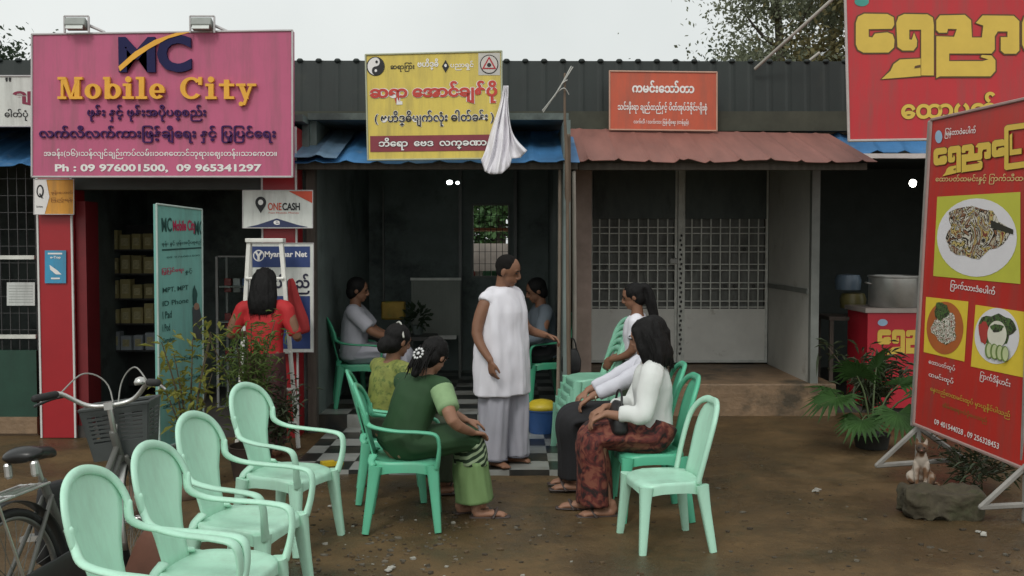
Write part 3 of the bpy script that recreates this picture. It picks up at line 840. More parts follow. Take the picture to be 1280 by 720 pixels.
# --- orange sign
S = Sign("shop_sign", "small orange red sign board with white lettering on the dark hall wall", "sign", quad(762, 89, 896, 162, 9.9, 9.9, 1.5), .03, mat("orange_red_board", (.52, .095, .045), .5, .07), mat("faded_edge", (.5, .3, .22), .5), border=.008)
S.text("ကမင်းေသာ်တာ", (790, 101, 868, 116), whit, .04); S.text("သင်းဖိုးရာ ချည်ထည်နှင့် ပိတ်အုပ်ဒီဇိုင်းမျိုးစုံ", (772, 128, 884, 142), whit, .02); S.text("လက်လီ / လက်ကား ြဖန့်ချိေရး (တန်ခွန်)", (792, 149, 861, 157), whit, .012)

# --- big red banner top right
banner_red = mat("red_banner_vinyl", (.50, .022, .030), .45, .07, 1.0, bump=.15, bscale=1.6)
ylet = mat("mustard_letter", (.66, .46, .07), .5, .06)
S = Sign("shop_banner", "huge red vinyl banner with mustard lettering above the food shop", "banner", [P(1056, -16, 8.5), P(1460, -16, 8.3), P(1460, 170, 8.3), P(1061, 176, 8.5)], .03, banner_red, mat("pale_frame", (.45, .4, .38), .5), border=.012)
LE = [(88, 130), (100, 95), (135, 78), (265, 80), (300, 98), (304, 140), (290, 163), (160, 165), (160, 208), (180, 212), (195, 190), (265, 183), (295, 195), (305, 225), (302, 268), (272, 296), (130, 297), (100, 280), (88, 250)]
RA = [(315, 130), (328, 95), (360, 80), (490, 82), (520, 100), (526, 140), (526, 425), (455, 425), (455, 168), (388, 168), (388, 222), (402, 225), (415, 185), (432, 230), (430, 262), (412, 285), (350, 285), (322, 265)]
WA = [(452, 330), (335, 336), (300, 362), (282, 400), (232, 446), (452, 428)]
NYA = [(540, 115), (560, 88), (700, 85), (735, 115), (740, 212), (796, 212), (804, 145), (762, 130), (800, 88), (975, 90), (1006, 120), (1006, 285), (988, 303), (922, 303), (902, 285), (902, 210), (940, 210), (940, 178), (885, 178), (868, 205), (868, 280), (850, 302), (612, 302), (612, 345), (800, 345), (832, 335), (790, 322), (795, 310), (850, 313), (872, 340), (872, 400), (845, 430), (560, 430), (540, 440), (540, 205), (640, 208), (655, 165), (605, 163), (600, 185), (555, 185), (540, 170)]
BRK = [(1222, -60), (1245, -85), (1270, -92), (1560, -92), (1560, -20), (1290, -20), (1290, 400), (1560, 400), (1560, 480), (1250, 480), (1222, 460)]


def grow(pts, d):
    """outline pushed outwards by d"""
    n = len(pts); o = []
    ar = sum(pts[i][0] * pts[(i + 1) % n][1] - pts[(i + 1) % n][0] * pts[i][1] for i in range(n)); sg = 1 if ar > 0 else -1
    for i in range(n):
        a, b, c = V((*pts[i - 1], 0)), V((*pts[i], 0)), V((*pts[(i + 1) % n], 0))
        e1, e2 = (b - a).normalized(), (c - b).normalized(); nn = V((e1.y + e2.y, -(e1.x + e2.x), 0))
        nn = nn.normalized() if nn.length > .1 else V((e1.y, -e1.x, 0)); o.append((b.x + nn.x * d * sg, b.y + nn.y * d * sg))
    return o


def big_word(S, fx, extra=()):
    for nm, d, m_, y in (("letter_outline", 9, mat("dark_outline_print", (.10, .05, .015), .5), -.004), ("lettering", 0, ylet, -.007)):
        mb = MB()
        for q, pl in enumerate([LE, RA, WA, NYA, [(x + 934, y_) for x, y_ in LE]] + list(extra)):
            mb.poly([S.l(*fx(*p)) for p in (grow(pl, d) if d else pl)][::-1], y - .0005 * q)
        mb.build(nm, m_, S.root)
    S.shape([fx(*p) for p in ((420, 372), (450, 365), (450, 380), (415, 385))], mat("dark_outline_print", (.10, .05, .015), .5), -.012, "letter_outline")


big_word(S, lambda x, y: (1050 + x / 4.5, y / 4.5))
for b, m, y in ((.055, mat("dark_outline_print", (.10, .05, .015), .5), -.004), (.035, ylet, -.008)): S.text("ေထာပတ်", (1126, 115 - b * 8, 1246, 149 + b * 8), m, b, y)
S.ellipse(1077, 2, 9, 6, mat("teal_print", (.05, .30, .25), .5), -.004)

# --- leaning menu banner at the right
Y1, Y2 = 7.2, 6.1
C4 = [P(1165, 150, Y1), P(1300, 112, Y2 - .17), P(1288, 589, Y2 - .1), P(1143, 530, Y1)]
menu_red = mat("menu_red_vinyl", (.46, .030, .022), .4, .06, 1.4, bump=.08, bscale=2)
S = Sign("menu_banner", "leaning red standing banner with photos of three plates of food", "banner", C4, .02, menu_red, mat("dull_frame", (.32, .22, .20), .5), border=.012)
def food_mat(name, cols, scale):
    m = bpy.data.materials.new(name); m.use_nodes = True; n = m.node_tree.nodes; l = m.node_tree.links
    tc = n.new("ShaderNodeTexCoord"); v = n.new("ShaderNodeTexNoise"); v.inputs['Scale'].default_value = scale; v.inputs['Detail'].default_value = 3; v.inputs['Distortion'].default_value = 2.5
    r = n.new("ShaderNodeValToRGB"); r.color_ramp.interpolation = 'CONSTANT'
    while len(r.color_ramp.elements) < len(cols): r.color_ramp.elements.new(.5)
    for i, (e, c) in enumerate(zip(r.color_ramp.elements, cols)): e.position = .25 + .5 * i / len(cols); e.color = (*c, 1)
    l.new(tc.outputs['Object'], v.inputs[0]); l.new(v.outputs[0], r.inputs[0]); l.new(r.outputs[0], n["Principled BSDF"].inputs['Base Color'])
    return m
limep = mat("lime_print", (.50, .50, .06), .45, .05)
platem = mat("plate_print", (.70, .68, .70), .4, .04)
noodle = food_mat("noodle_print", [(.03, .02, .015), (.40, .36, .26), (.22, .10, .05), (.02, .015, .01), (.58, .54, .46), (.06, .05, .02), (.48, .38, .14), (.20, .05, .03), (.04, .03, .02)], 8)
greens = food_mat("greens_print", [(.02, .05, .015), (.08, .14, .04), (.03, .03, .02), (.15, .2, .08)], 16)
pale_f = food_mat("pale_noodle_print", [(.65, .6, .5), (.2, .08, .05), (.7, .68, .6), (.06, .08, .03), (.6, .5, .4)], 22)
def blob(cx, cy, rx, ry, seed, n=26, am=.16):
    rr = random.Random(seed); ph = [rr.uniform(0, 6) for _ in range(4)]
    o = []
    for k in range(n):
        a = 6.28318 * k / n; g_ = 1 + am * (math.sin(3 * a + ph[0]) + .7 * math.sin(5 * a + ph[1]) + .6 * math.sin(8 * a + ph[2])) * .6
        o.append((cx + rx * g_ * math.cos(a), cy + ry * g_ * math.sin(a)))
    return o
S.shape([(1172, 246), (1276, 240), (1276, 355), (1167, 345)], limep, -.003, "photo_ground"); S.ellipse(1222, 297, 50, 49, platem, -.005, "plate_print")
S.shape(blob(1220, 290, 38, 32, 4), noodle, -.007, "food_print"); S.shape([(1240, 275), (1268, 287), (1268, 293), (1240, 285)], mat("dark_leaf_print", (.03, .03, .02), .5), -.009, "food_print")
S.shape([(1158, 371), (1211, 377), (1206, 452), (1155, 440)], yelp, -.003, "photo_ground"); S.ellipse(1182, 410, 23, 33, mat("brown_plate", (.42, .12, .035), .4), -.005, "plate_print")
S.shape(blob(1182, 410, 15, 20, 6), pale_f, -.007, "food_print"); S.shape(blob(1178, 389, 9, 11, 8), greens, -.008, "food_print")
S.shape([(1220, 381), (1290, 391), (1290, 474), (1214, 458)], yelp, -.003, "photo_ground"); S.ellipse(1247, 420, 28, 35, platem, -.005, "plate_print")
S.shape(blob(1247, 412, 22, 20, 9), greens, -.007, "food_print"); S.shape(blob(1231, 415, 6, 14, 10), mat("tomato_print", (.4, .05, .04), .5), -.009, "food_print")
S.ellipse(1248, 418, 12, 17, mat("rice_print", (.68, .66, .55), .4), -.010, "food_print"); S.shape(blob(1248, 410, 8, 5, 12), greens, -.012, "food_print")
for k in range(4): S.ellipse(1238 + k * 7, 438 + k * 1.5, 5, 10, mat("cucumber_rim", (.15, .22, .06), .4), -.012 - k * .002, "food_print"); S.ellipse(1239 + k * 7, 438 + k * 1.5, 3.6, 8.6, mat("cucumber_print", (.5, .55, .3), .4), -.013 - k * .002, "food_print")
def line(t, xl, yl, xr, yr, h, m, b=.012, y=-.004):
    a = S.l(xl, yl + h / 2); c = S.l(xr, yr + h / 2); tp = S.l(xl, yl - h / 2); z0 = (a[1] + c[1]) / 2
    MB().text(t, a[0], z0, c[0], z0 + tp[1] - a[1], y, b).build("lettering", m, S.root)
big_word(S, lambda x, y: (1168 + (x - 88) / 918 * 72, 186 - (x - 88) / 918 * 10 + (y - 78) * .098), [BRK, [(1310, 40), (1350, 20), (1350, 230), (1500, 230), (1500, 300), (1310, 300)]])
S.ellipse(1174, 171, 4.5, 8, mat("pale_blue_print", (.3, .45, .6), .5), -.004)
line("ြမန်တာဝဲေပါက်", 1181, 171, 1220, 160, 13, whit)
line("ေထာပတ်ထမင်းနှင့် ြကက်သီထမင်း", 1169, 231, 1296, 217, 12, mat("cream_print", (.62, .48, .2), .5))
line("ြကက်သားဒံေပါက်", 1188, 359, 1244, 364, 14, whit); line("ေထာပတ်ထုပ်", 1161, 454, 1194, 460, 10, whit, .005); line("ထမင်းထုပ်", 1161, 470, 1192, 476, 10, whit, .005)
line("ြကက်ဒိန်ဟင်း", 1225, 471.5, 1263, 480, 13, whit, .008)
line("ေန့လည်စာထမင်းထုပ် မှာယူနိုင်ပါသည်", 1163, 488, 1263, 518, 10, mat("dull_yellow_print", (.48, .36, .05), .5), .01)
line("အိမ်အေရာက်ပို့ေပးသည်", 1178, 508, 1234, 525, 9, mat("dim_green_print", (.16, .16, .03), .5), .0)
line("09 401544028 , 09 256328453", 1168, 529, 1249, 556.5, 8, whit, .01)
menu_root = S.root
# its stand: two pole feet with crossbars, standing on the mud
sm = mat("grey_stand_pipe", (.24, .23, .21), .5, .2)
def foot(px0, py0, px1, py1, apx, apy, Y, up):
    b = MB()
    a = P(apx, apy, Y); l0 = P(px0, py0, Y); r0 = P(px1, py1, Y)
    l0.z = max(l0.z, .03); r0.z = max(r0.z, .03)
    inv = menu_root.matrix_world.inverted()
    for p, q in ((a, l0), (a, r0), (l0, r0), (a, V((a.x, a.y, .02))), (a, a + up)):
        b.sweep([inv @ p, inv @ q], [.02, .02], n=6)
    b.build("stand_leg", sm, menu_root)
bpy.context.view_layer.update()
foot(1096, 582, 1205, 574, 1148, 534, 7.24, V((0.01, .02, .12)))
foot(1226, 634, 1340, 628, 1283, 582, 6.06, V((0.02, .03, .15)))
b = MB(); inv = menu_root.matrix_world.inverted()
b.sweep([inv @ (P(1143, 532, 7.23) + V((0, .03, 0))), inv @ (P(1165, 152, 7.23) + V((0, .03, 0)))], [.018, .018], n=6)
b.sweep([inv @ (P(1283, 586, 6.05) + V((0, .04, 0))), inv @ (P(1300, 116, 5.98) + V((0, .04, 0)))], [.018, .018], n=6)
b.build("rear_frame", sm, menu_root)

# --- teal standing banner
teal = mat("teal_banner", (.17, .42, .37), .5, .06, 2)
S = Sign("standing_banner", "teal standing banner of the phone shop beside the shelf of boxes", "banner", [P(195, 255, 7.75), P(257, 262, 8.35), P(254, 541, 8.35), P(199, 562, 7.75)], .025, teal, mat("pale_edge", (.4, .5, .46), .4), border=.008)
dteal = mat("dark_green_print", (.012, .07, .06), .5)
S.text("MC", (202, 272, 214, 290), dteal, .02); S.text("Mobile City", (216, 275, 244, 293), mat("crimson_print", (.45, .02, .08), .5), .03); S.text("MC", (243, 276, 253.5, 294), dteal, .02)
S.text("ဖုန်း နှင့် ဖုန်းအပိုပစ္စည်း", (202, 299, 254, 309), dteal, .01); S.rect((202, 310.5, 254, 311.5), dteal)
S.text("09 976001500", (208, 318, 249, 323), dteal, .0); S.text("ြပုြပင်ေရး", (202, 333, 229, 344), mat("crimson_print", (.45, .02, .08), .5), .02); S.text("နှင့်", (231, 335, 240, 344), dteal, .01)
for k, (tx, x1) in enumerate((("MPT, MPT", 235), ("ID Phone", 235), ("I Pad", 214), ("I Pod", 212), ("Gameboy", 218))): S.text(tx, (203, 356 + k * 16, x1, 367 + k * 16), dteal, .01)
S.shape(blob(243, 370, 3, 12, 3), dteal, -.004, "photo_print"); S.shape([(240, 384), (249, 384), (253, 405), (252, 425), (241, 425)], mat("slate_print", (.06, .07, .07), .5), -.004, "photo_print"); S.ellipse(245, 383, 3.5, 4.5, mat("skin_print", (.3, .18, .12), .5), -.006, "photo_print")
S.text("ြပင်ဆင်ေရး", (202, 440, 250, 460), dteal, .03); S.text("ဝန်ေဆာင်မှု", (202, 466, 250, 486), dteal, .03); S.text("အေရာင်း", (203, 492, 246, 514), dteal, .03)
bpy.context.view_layer.update()
b = MB(); inv = S.root.matrix_world.inverted()
a0, a1 = inv @ P(199, 562, 7.75), inv @ P(254, 541, 8.35)
b.bx(-.01, a1.x + .01, -.03, .06, -.06, -.005); b.bx(.04, .1, -.12, .16, -.085, -.06); b.bx(a1.x - .1, a1.x - .04, -.12, .16, -.085, -.06)
b.build("base", grey_post, S.root)
MB().sweep([(a1.x / 2, .05, -.03), (a1.x / 2, .05, 1.9)], [.012, .012], n=6).build("rear_pole", grey_post, S.root)

# --- small signs
S = Sign("small_sign", "small white and amber sign at the head of the left red pillar", "sign", quad(42.5, 224, 92.5, 268, 8.76), .012, mat("amber_board", (.72, .33, .04), .5, .06), alum, border=.004)
S.shape([(43, 224.5), (58, 224.5), (62, 246), (56, 267.5), (43, 267.5)], whit, -.003, "white_patch")
S.ellipse(50.5, 239, 4.6, 8, ink, -.005); S.ellipse(50.5, 239, 2.8, 5.8, whit, -.007); S.shape([(50.5, 241), (54, 247), (52.5, 248), (49.5, 243)], ink, -.009); S.text("Quickpay", (45.5, 257, 54, 260), ink, .02)
S.text("ဖုန်းေဘလ်", (64, 238, 91, 244), mat("brown_print", (.3, .12, .02), .5), .01); S.text("ြဖည့်ရန်", (64, 247, 91, 253), mat("brown_print", (.3, .12, .02), .5), .01)
S = Sign("poster", "small blue poster stuck on the left red pillar", "poster", quad(56, 313, 82.5, 354, 8.815), .004, mat("sky_blue_print", (.05, .30, .50), .4, .1))
S.rect((60, 316, 78, 318), whit); S.text("e-Top", (63, 320, 76, 324), whit, .03); S.shape([(62, 331), (72, 338), (77, 343), (70, 343), (63, 337)], whit, -.003, "photo_print"); S.rect((64, 347, 75, 349), whit)
S = Sign("paper_notice", "white paper notice with ruled rows hung on the grilled front", "notice", quad(8.5, 353, 43.5, 382, 8.92), .003, mat("paper_white", (.55, .57, .55), .7, .05))
for k in range(7): S.rect((11, 357 + k * 3.4, 41, 357.6 + k * 3.4), mat("faint_line", (.3, .32, .3), .6), -.002, "ruled_line")
S = Sign("small_sign", "white sign with orange corner and black map pin above the ladder", "sign", quad(303.5, 238, 391, 285, 8.70), .015, mat("white_board", (.66, .68, .64), .5, .05), alum, border=.004)
S.shape([(361, 239), (390.5, 239), (390.5, 254)], mat("vermilion_print", (.55, .07, .03), .5), -.003, "corner"); S.shape([(308, 284), (322, 281), (346, 273), (372, 281), (386, 284)], mat("navy_print", (.02, .03, .09), .5), -.003, "chevron")
S.ellipse(326, 253, 6.8, 7.2, ink); S.shape([(320, 257), (332, 257), (326, 266.5)], ink, -.004); S.ellipse(326, 253, 3.2, 3.4, whit, -.006)
S.text("ONE", (335, 253.5, 352, 263), mat("vermilion_print", (.55, .07, .03), .5), .02); S.text("CASH", (353, 253.5, 375, 263), ink, .03); S.text("Fast Mobile Money", (336, 265, 374, 267.5), mat("vermilion_print", (.55, .07, .03), .5), .0); S.text("e", (342, 275.5, 350, 281), whit, .02)
S = Sign("small_sign", "white and navy sign with a round white emblem behind the ladder", "sign", quad(312, 304, 392, 440, 8.74), .015, mat("white_board", (.66, .68, .64), .5, .05), alum, border=.004)
nav2 = mat("royal_navy_print", (.025, .05, .17), .5, .08)
S.rect((314.5, 308, 387.5, 334), nav2); S.ellipse(323.5, 319.5, 7, 7.2, whit, -.005); S.ellipse(323.5, 319.5, 5.6, 5.8, nav2, -.006)
S.shape([(318.5, 315), (321, 314), (323.5, 318), (326, 314), (328.5, 315), (325, 320.5), (325, 325), (322, 325), (322, 320.5)], whit, -.008)
S.text("Myanmar Net", (331, 314, 384, 323.5), whit, .03); S.text("ရပါမည်", (331, 342, 387, 368), mat("black_navy_print", (.015, .015, .04), .5), .035); S.rect((314.5, 370, 387.5, 436), nav2)

# ================================================================== WHITE CLOTH, WOOD POLES, BLACK BAG
clothm = mat("white_cloth", (.80, .78, .82), .8, .05, 3)
cb = MB(); NU, NV = 64, 34
ends = [(0, 601, 200), (.14, 606, 214), (.32, 615, 218), (.5, 628, 217), (.62, 637, 209), (.74, 640, 198), (.86, 650, 197), (1, 658, 188)]
def end_at(u):
    for a, b in zip(ends, ends[1:]):
        if u <= b[0]: t = (u - a[0]) / (b[0] - a[0]); return a[1] + (b[1] - a[1]) * t, a[2] + (b[2] - a[2]) * t
for jv in range(NV + 1):
    v = jv / NV
    for iu in range(NU + 1):
        u = iu / NU; ex, ey = end_at(u); k_ = 1.15 + 1.9 * max(0, u - .5) * 2
        tx = 630 + 5 * u; x = tx + (ex - tx) * v ** k_; y = 107 + (ey - 107) * (v ** (.95 if u < .6 else .8))
        amp = .008 + .026 * min(1, v * 1.4)
        d = amp * math.sin(u * 24 + 1.2 * math.sin(v * 3)) + .5 * amp * math.sin(u * 47 + v * 4) - .10 * v * math.sin(math.pi * u) + .02 * NZ.noise(V((u * 6, v * 5, 2)))
        cb.v.append(P(x + 1.2 * math.sin(v * 9 + u * 5) * v, y, 8.52 + d))
for jv in range(NV):
    for iu in range(NU): q0 = jv * (NU + 1) + iu; cb.f.append((q0, q0 + NU + 1, q0 + NU + 2, q0 + 1)); cb.mi.append(0)
o = cb.build("hanging_cloth", clothm, smooth=True, solid=.004)
tag(o, "white cloth bundle hung over the right edge of the yellow sign", "cloth")

for i, (px, py, px2, py2, r, lab, h) in enumerate((
        (709.5, 170, 708, 540, .030, "stoutest wood pole standing between the open shop and the closed shop", 0),
        (700, 205, 697, 520, .018, "thin wood pole left of the stoutest pole by the open shop", 0),
        (717, 215, 717, 520, .020, "thin pole right of the stoutest pole in front of the closed shop", 0))):
    b0 = P(px2, py2, 9.0 + .06 * i); b0.z = .035
    wm = [woodm, mat("grey_wood_pole", (.22, .18, .14), .8, .3, 4, stretch=(6, 6, .5)), mat("pale_bare_pole", (.42, .38, .33), .7, .25, 4, stretch=(6, 6, .5))][i]
    t = MB().sweep([b0, P((px + px2) / 2 + 1, (py + py2) / 2, 8.95 + .06 * i), P(px, py, 8.62 if i == 0 else 8.9)], [r * 1.1, r, r * .9], n=9, sub=4)
    tag(t.build("wood_pole", wm, smooth=True), lab, "pole", "poles between the two shops")
t = thing("forked_stick", "slim stick with wire tied at its tip rising above the awnings", "stick", P(708, 205, 8.5))
o0 = P(708, 205, 8.5)
_g = P(712, 560, 8.62); _g.z = .034
MB().sweep([_g - o0, P(710, 380, 8.60) - o0, P(709, 215, 8.55) - o0, P(706, 150, 8.52) - o0, P(706, 92, 8.5) - o0], [.020, .018, .016, .012, .009], n=7, sub=3).build("stick", woodm, t, smooth=True)
wr_ = MB()
for a, b_, c in (((678, 138), (694, 118), (716, 84)), ((679, 140), (698, 112), (714, 83)), ((693, 121), (702, 105), (709, 100)), ((695, 117), (705, 110), (711, 118))):
    wr_.sweep([P(*a, 8.5) - o0, P(*b_, 8.47) - o0, P(*c, 8.5) - o0], [.005] * 3, n=5, sub=4)
wr_.build("wire", mat("pale_wire", (.45, .45, .42), .5), t)

blackbag = mat("black_leather", (.012, .012, .013), .5, .2)
b = MB(); c0 = P(714, 451, 8.85)
b.sweep([c0 + V((0, 0, -.09)), c0 + V((0, 0, .0)), c0 + V((0, 0, .09))], [(.085, .05), (.09, .05), (.06, .03)], side=(1, 0, 0), n=16, sub=3, sq=.7)
bag = b.build("handbag", blackbag, smooth=True); tag(bag, "black handbag hanging from the poles beside the closed shop", "bag")
MB().sweep([c0 + V((-.05, 0, .08)), c0 + V((-.03, 0, .18)), c0 + V((0, 0, .2)), c0 + V((.03, 0, .18)), c0 + V((.05, 0, .08))], [.007] * 5, n=6, sub=3).build("strap", blackbag, bag, smooth=True)

# ================================================================== PHONE SHOP CONTENTS
sh = thing("shelf_rack", "dark shelf rack of boxes inside the phone shop", "shelf", (P(158, 400, 10.4).x, 10.4, .1))
shm = mat("dark_shelf_metal", (.04, .04, .04), .5, .2)
fr = MB()
for x in (-.34, .34):
    for y in (0, .3): fr.bx(x - .015, x + .015, y - .015, y + .015, 0, 1.85)
fr.build("frame", shm, sh)
levels = [.52, .80, 1.06, 1.32, 1.57]
for z in levels: MB().bx(-.32, .32, -.01, .3, z - .02, z).build("shelf_board", shm, sh)
MB().bx(-.32, .32, .31, .315, .1, 1.83).build("back_panel", shm, sh)
boxm = mat("dull_yellow_card", (.34, .29, .13), .7, .12, 3, rand=.35)
boxw = mat("pale_blue_card", (.38, .42, .45), .7, .12, 3, rand=.3)
proto = None; rr = random.Random(8)
def carton(m, h):
    t = MB().box((0, 0, h / 2), (.108, .12, h)).build("phone_box", m); t2 = MB().bx(-.035, .035, -.0625, -.0605, h * .25, h * .75).build("label_patch", mat("box_label", (.5, .45, .25), .6, .3, 30), t)
    return t
py_, pw_ = carton(boxm, .19), carton(boxw, .19)
tag(py_, "small dull yellow box packed on the dark shelf rack", "box", "yellow boxes on the rack"); tag(pw_, "pale blue white box on the lowest board of the rack", "box", "pale boxes on the rack")
f1 = f2 = True
for li, z in enumerate(levels):
    for k in range(5):
        loc = V((sh.location.x - .25 + k * .122, 10.4 + .06, .1 + z)) ; pale = li == 0 and k > 0
        src = pw_ if pale else py_
        if pale and f1: src.location = loc; f1 = False; continue
        if not pale and f2: src.location = loc; f2 = False; continue
        q_b = dup(src, loc, rr.uniform(-.08, .08)); q_b.scale = (rr.uniform(.86, 1.02), 1, rr.uniform(.72, 1.08))
cab = thing("glass_cabinet", "dim glass display cabinet between the teal banner and the ladder", "cabinet", (P(292, 400, 9.9).x, 9.9, .1))
cf = MB()
for x in (-.16, .16):
    for y in (0, .35): cf.bx(x - .012, x + .012, y - .012, y + .012, 0, 1.5)
for z in (.0, .5, .85, 1.2, 1.5): cf.bx(-.148, .148, 0, .35, z - .008, z + .008)
cf.build("frame", mat("cabinet_edge", (.2, .21, .2), .4), cab)
gp = MB().bx(-.148, .148, -.006, -.002, .01, 1.49).build("glass_pane", glass("clear_glass"), cab)
for k in range(9):
    z = [.51, .86, 1.21][k // 3] + .1
    tag(MB().box((cab.location.x - .09 + (k % 3) * .09, 10.05, z), (.07, .05, .14)).build("phone_case", mat("phone_case_%s" % ["red", "white", "blue"][k % 3], [(.3, .03, .03), (.4, .4, .4), (.05, .1, .25)][k % 3], .4), bevel=.005),
        ["red boxed phone case on a shelf of the glass cabinet", "white boxed phone case on a shelf of the glass cabinet", "blue boxed phone case on a shelf of the glass cabinet"][k % 3], "phone case", ["red phone cases", "white phone cases", "blue phone cases"][k % 3])

# ladder
ld = thing("step_ladder", "white aluminium step ladder standing open before the navy sign", "ladder", (P(345, 500, 8.6).x, 8.5, 0))
lm = mat("worn_white_aluminium", (.72, .71, .66), .4, .12, 6)
lx = ld.location.x
def L2(px, py, Y): q = P(px, py, Y); return V((q.x - lx, q.y - 8.5, q.z))
fr = MB()
a_, b_ = L2(311, 302, 8.5), L2(351, 302, 8.5); c_ = L2(296, 560, 8.35); d_ = L2(373, 560, 8.35); c_.z = d_.z = .01
fr.sweep([a_, c_], [(.019, .012)] * 2, side=(1, 0, 0), n=8, sq=.5); fr.sweep([b_, d_], [(.019, .012)] * 2, side=(1, 0, 0), n=8, sq=.5)
fr.build("front_frame", lm, ld)
for q in (.18, .36, .54, .72, .88):
    p, s_ = a_.lerp(c_, q), b_.lerp(d_, q)
    MB().sweep([p, s_], [(.035, .012)] * 2, side=(0, 1, 0), n=8, sq=.5).build("tread", lm, ld)
MB().box((a_ + b_) / 2 + V((0, .03, .01)), (abs(b_.x - a_.x) + .05, .12, .035)).build("top_cap", lm, ld, bevel=.006) if False else MB().box(tuple((a_ + b_) / 2 + V((0, .03, .01))), (abs(b_.x - a_.x) + .05, .12, .035)).build("top_cap", lm, ld, bevel=.006)
rf = MB(); 
for p, q in ((a_, L2(316, 552, 9.0)), (b_, L2(372, 552, 9.0))):
    q.z = .01; rf.sweep([p + V((0, .06, 0)), q], [.012, .012], n=7)
q1 = a_.lerp(c_, .8); rf.sweep([L2(316, 500, 8.93), L2(370, 500, 8.93)], [.01, .01], n=6)
rf.build("rear_frame", lm, ld)
jk = MB(); 
jk.sweep([P(364, 350, 8.60), P(368, 375, 8.62), P(376, 400, 8.64), P(381, 414, 8.64)], [(.022, .02), (.05, .03), (.06, .03), (.045, .03)], side=(1, 0, 0), n=28, sub=4, fold=lambda a, q: .14 * math.sin(5 * a + 3 * q) + .08 * math.sin(9 * a))
tag(jk.build("red_jacket", mat("dull_red_cloth", (.30, .02, .022), .8, .15), smooth=True), "dull red jacket slung on the right rail of the step ladder", "jacket")

# ================================================================== RESTAURANT THINGS
ct = thing("food_counter", "red counter with yellow lettering under the big steel pot", "counter", (P(1130, 420, 10.1).x, 10.1, 0))
rc_ = mat("red_counter_front", (.45, .015, .03), .45, .07)
MB().bx(-.37, 1.0, 0, .6, .06, 1.03).build("body", rc_, ct)
MB().bx(-.40, 1.03, -.02, .62, 1.03, 1.075).build("top", mat("pale_counter_top", (.35, .3, .27), .5), ct)
lt = MB()
for q, pl in enumerate((LE, RA, WA, NYA)): lt.poly([(-.27 + (x - 88) / 784 * .50, .86 - (y - 78) / 360 * .25) for x, y in pl][::-1], -.004 - .0006 * q)
lt.build("lettering", ylet, ct)
MB().disc(-.22, .93, .05, .035, -.005).build("emblem", mat("pale_blue_print", (.3, .45, .6), .5), ct)
pot = thing("steel_pot", "large dented steel cooking pot standing on the red counter", "pot", (P(1118, 380, 10.3).x, 10.32, 1.076))
steel = mat("worn_steel", (.42, .42, .40), .35, .15, 5, metal=.7)
MB().lathe([(.235, 0), (.25, .02), (.25, .30), (.262, .31), (.262, .325), (.24, .325), (.235, .03), (.01, .025)], n=32).build("body", steel, pot, smooth=True, ang=40)
for s in (-1, 1): MB().sweep([(s * .25, -.04, .24), (s * .29, -.03, .25), (s * .29, .03, .25), (s * .25, .04, .24)], [.008] * 4, n=6, sub=3).build("handle", steel, pot, smooth=True)
for k, (px, py) in enumerate(((1060, 362), (1066, 385))):
    c = P(px, py, 10.9)
    t = tag(MB().lathe([(.13, 0), (.14, .1), (.12, .16), (.02, .17)], c).build("covered_bowl", [mat("dim_blue_plastic", (.12, .17, .22), .4), mat("dim_yellow_plastic", (.16, .14, .05), .4)][k], smooth=True, ang=50),
            ["dull blue covered bowl on the dim side shelf of the food shop", "dull yellowish covered bowl below the blue bowl in the food shop"][k], "bowl")
t = thing("side_table", "dim wooden side table inside the food shop by the side panel", "table", (P(1062, 400, 10.9).x, 10.9, .05))
MB().bx(-.3, .25, -.25, .25, .86, .9).build("table_top", dim_post, t)
for x in (-.27, .22):
    for y in (-.22, .22): MB().bx(x - .02, x + .02, y - .02, y + .02, 0, .86).build("leg", dim_post, t)
MB().bx(-.28, .23, -.2, .2, 1.04, 1.06).build("raised_shelf", dim_post, t) if False else None

# ================================================================== INSIDE THE OPEN SHOP
pn = thing("low_partition", "low pale ribbed partition panel inside the open shop", "partition", (P(545, 400, 11.8).x, 11.8, .15))
pm_ = MB(); corr = mat("pale_ribbed_sheet", (.22, .24, .21), .6, .12, 3)
for k in range(17):
    x = -.29 + k * .034; pm_.bx(x, x + .026, -.012, .0, .52, 1.13)
pm_.bx(-.29, .29, .0, .012, .5, 1.15); pm_.build("panel", corr, pn)
MB().bx(-.30, .30, -.02, .02, 1.15, 1.18).build("top_rail", steel_white, pn); MB().bx(-.12, .24, -.03, .02, .455, .50).build("foot_rail", mat("bright_sill", (.6, .6, .56), .5), pn)
for x in (-.28, .28): MB().bx(x - .015, x + .015, -.01, .02, 0, .5).build("leg", grey_post, pn)
tb = thing("low_table", "dark low table before the seated person inside the open shop", "table", (P(505, 430, 10.8).x, 10.8, .15))
MB().bx(-.35, .35, -.25, .25, .55, .59).build("table_top", mat("dark_table_top", (.03, .03, .028), .4), tb)
for x in (-.32, .32):
    for y in (-.22, .22): MB().bx(x - .02, x + .02, y - .02, y + .02, 0, .55).build("leg", mat("dark_table_top", (.03, .03, .028), .4), tb)
c = P(492, 388, 11.05)
tag(MB().box((c.x, c.y, c.z), (.26, .14, .2)).build("gift_bag", mat("yellow_green_gift", (.35, .22, .03), .6, .3, 6, dirt=((.06, .2, .03), 5, .5)), bevel=.02), "yellow and green bag standing on the dark low table", "bag")
c2 = P(522, 412, 10.9)
fp = thing("potted_plant", "dim leafy pot plant on the dark low table", "plant", (c2.x, c2.y, .74))
MB().lathe([(.05, 0), (.075, .1), (.07, .1), (.01, .09)]).build("pot", dark_wall, fp)
lf = MB(); rr = random.Random(2)
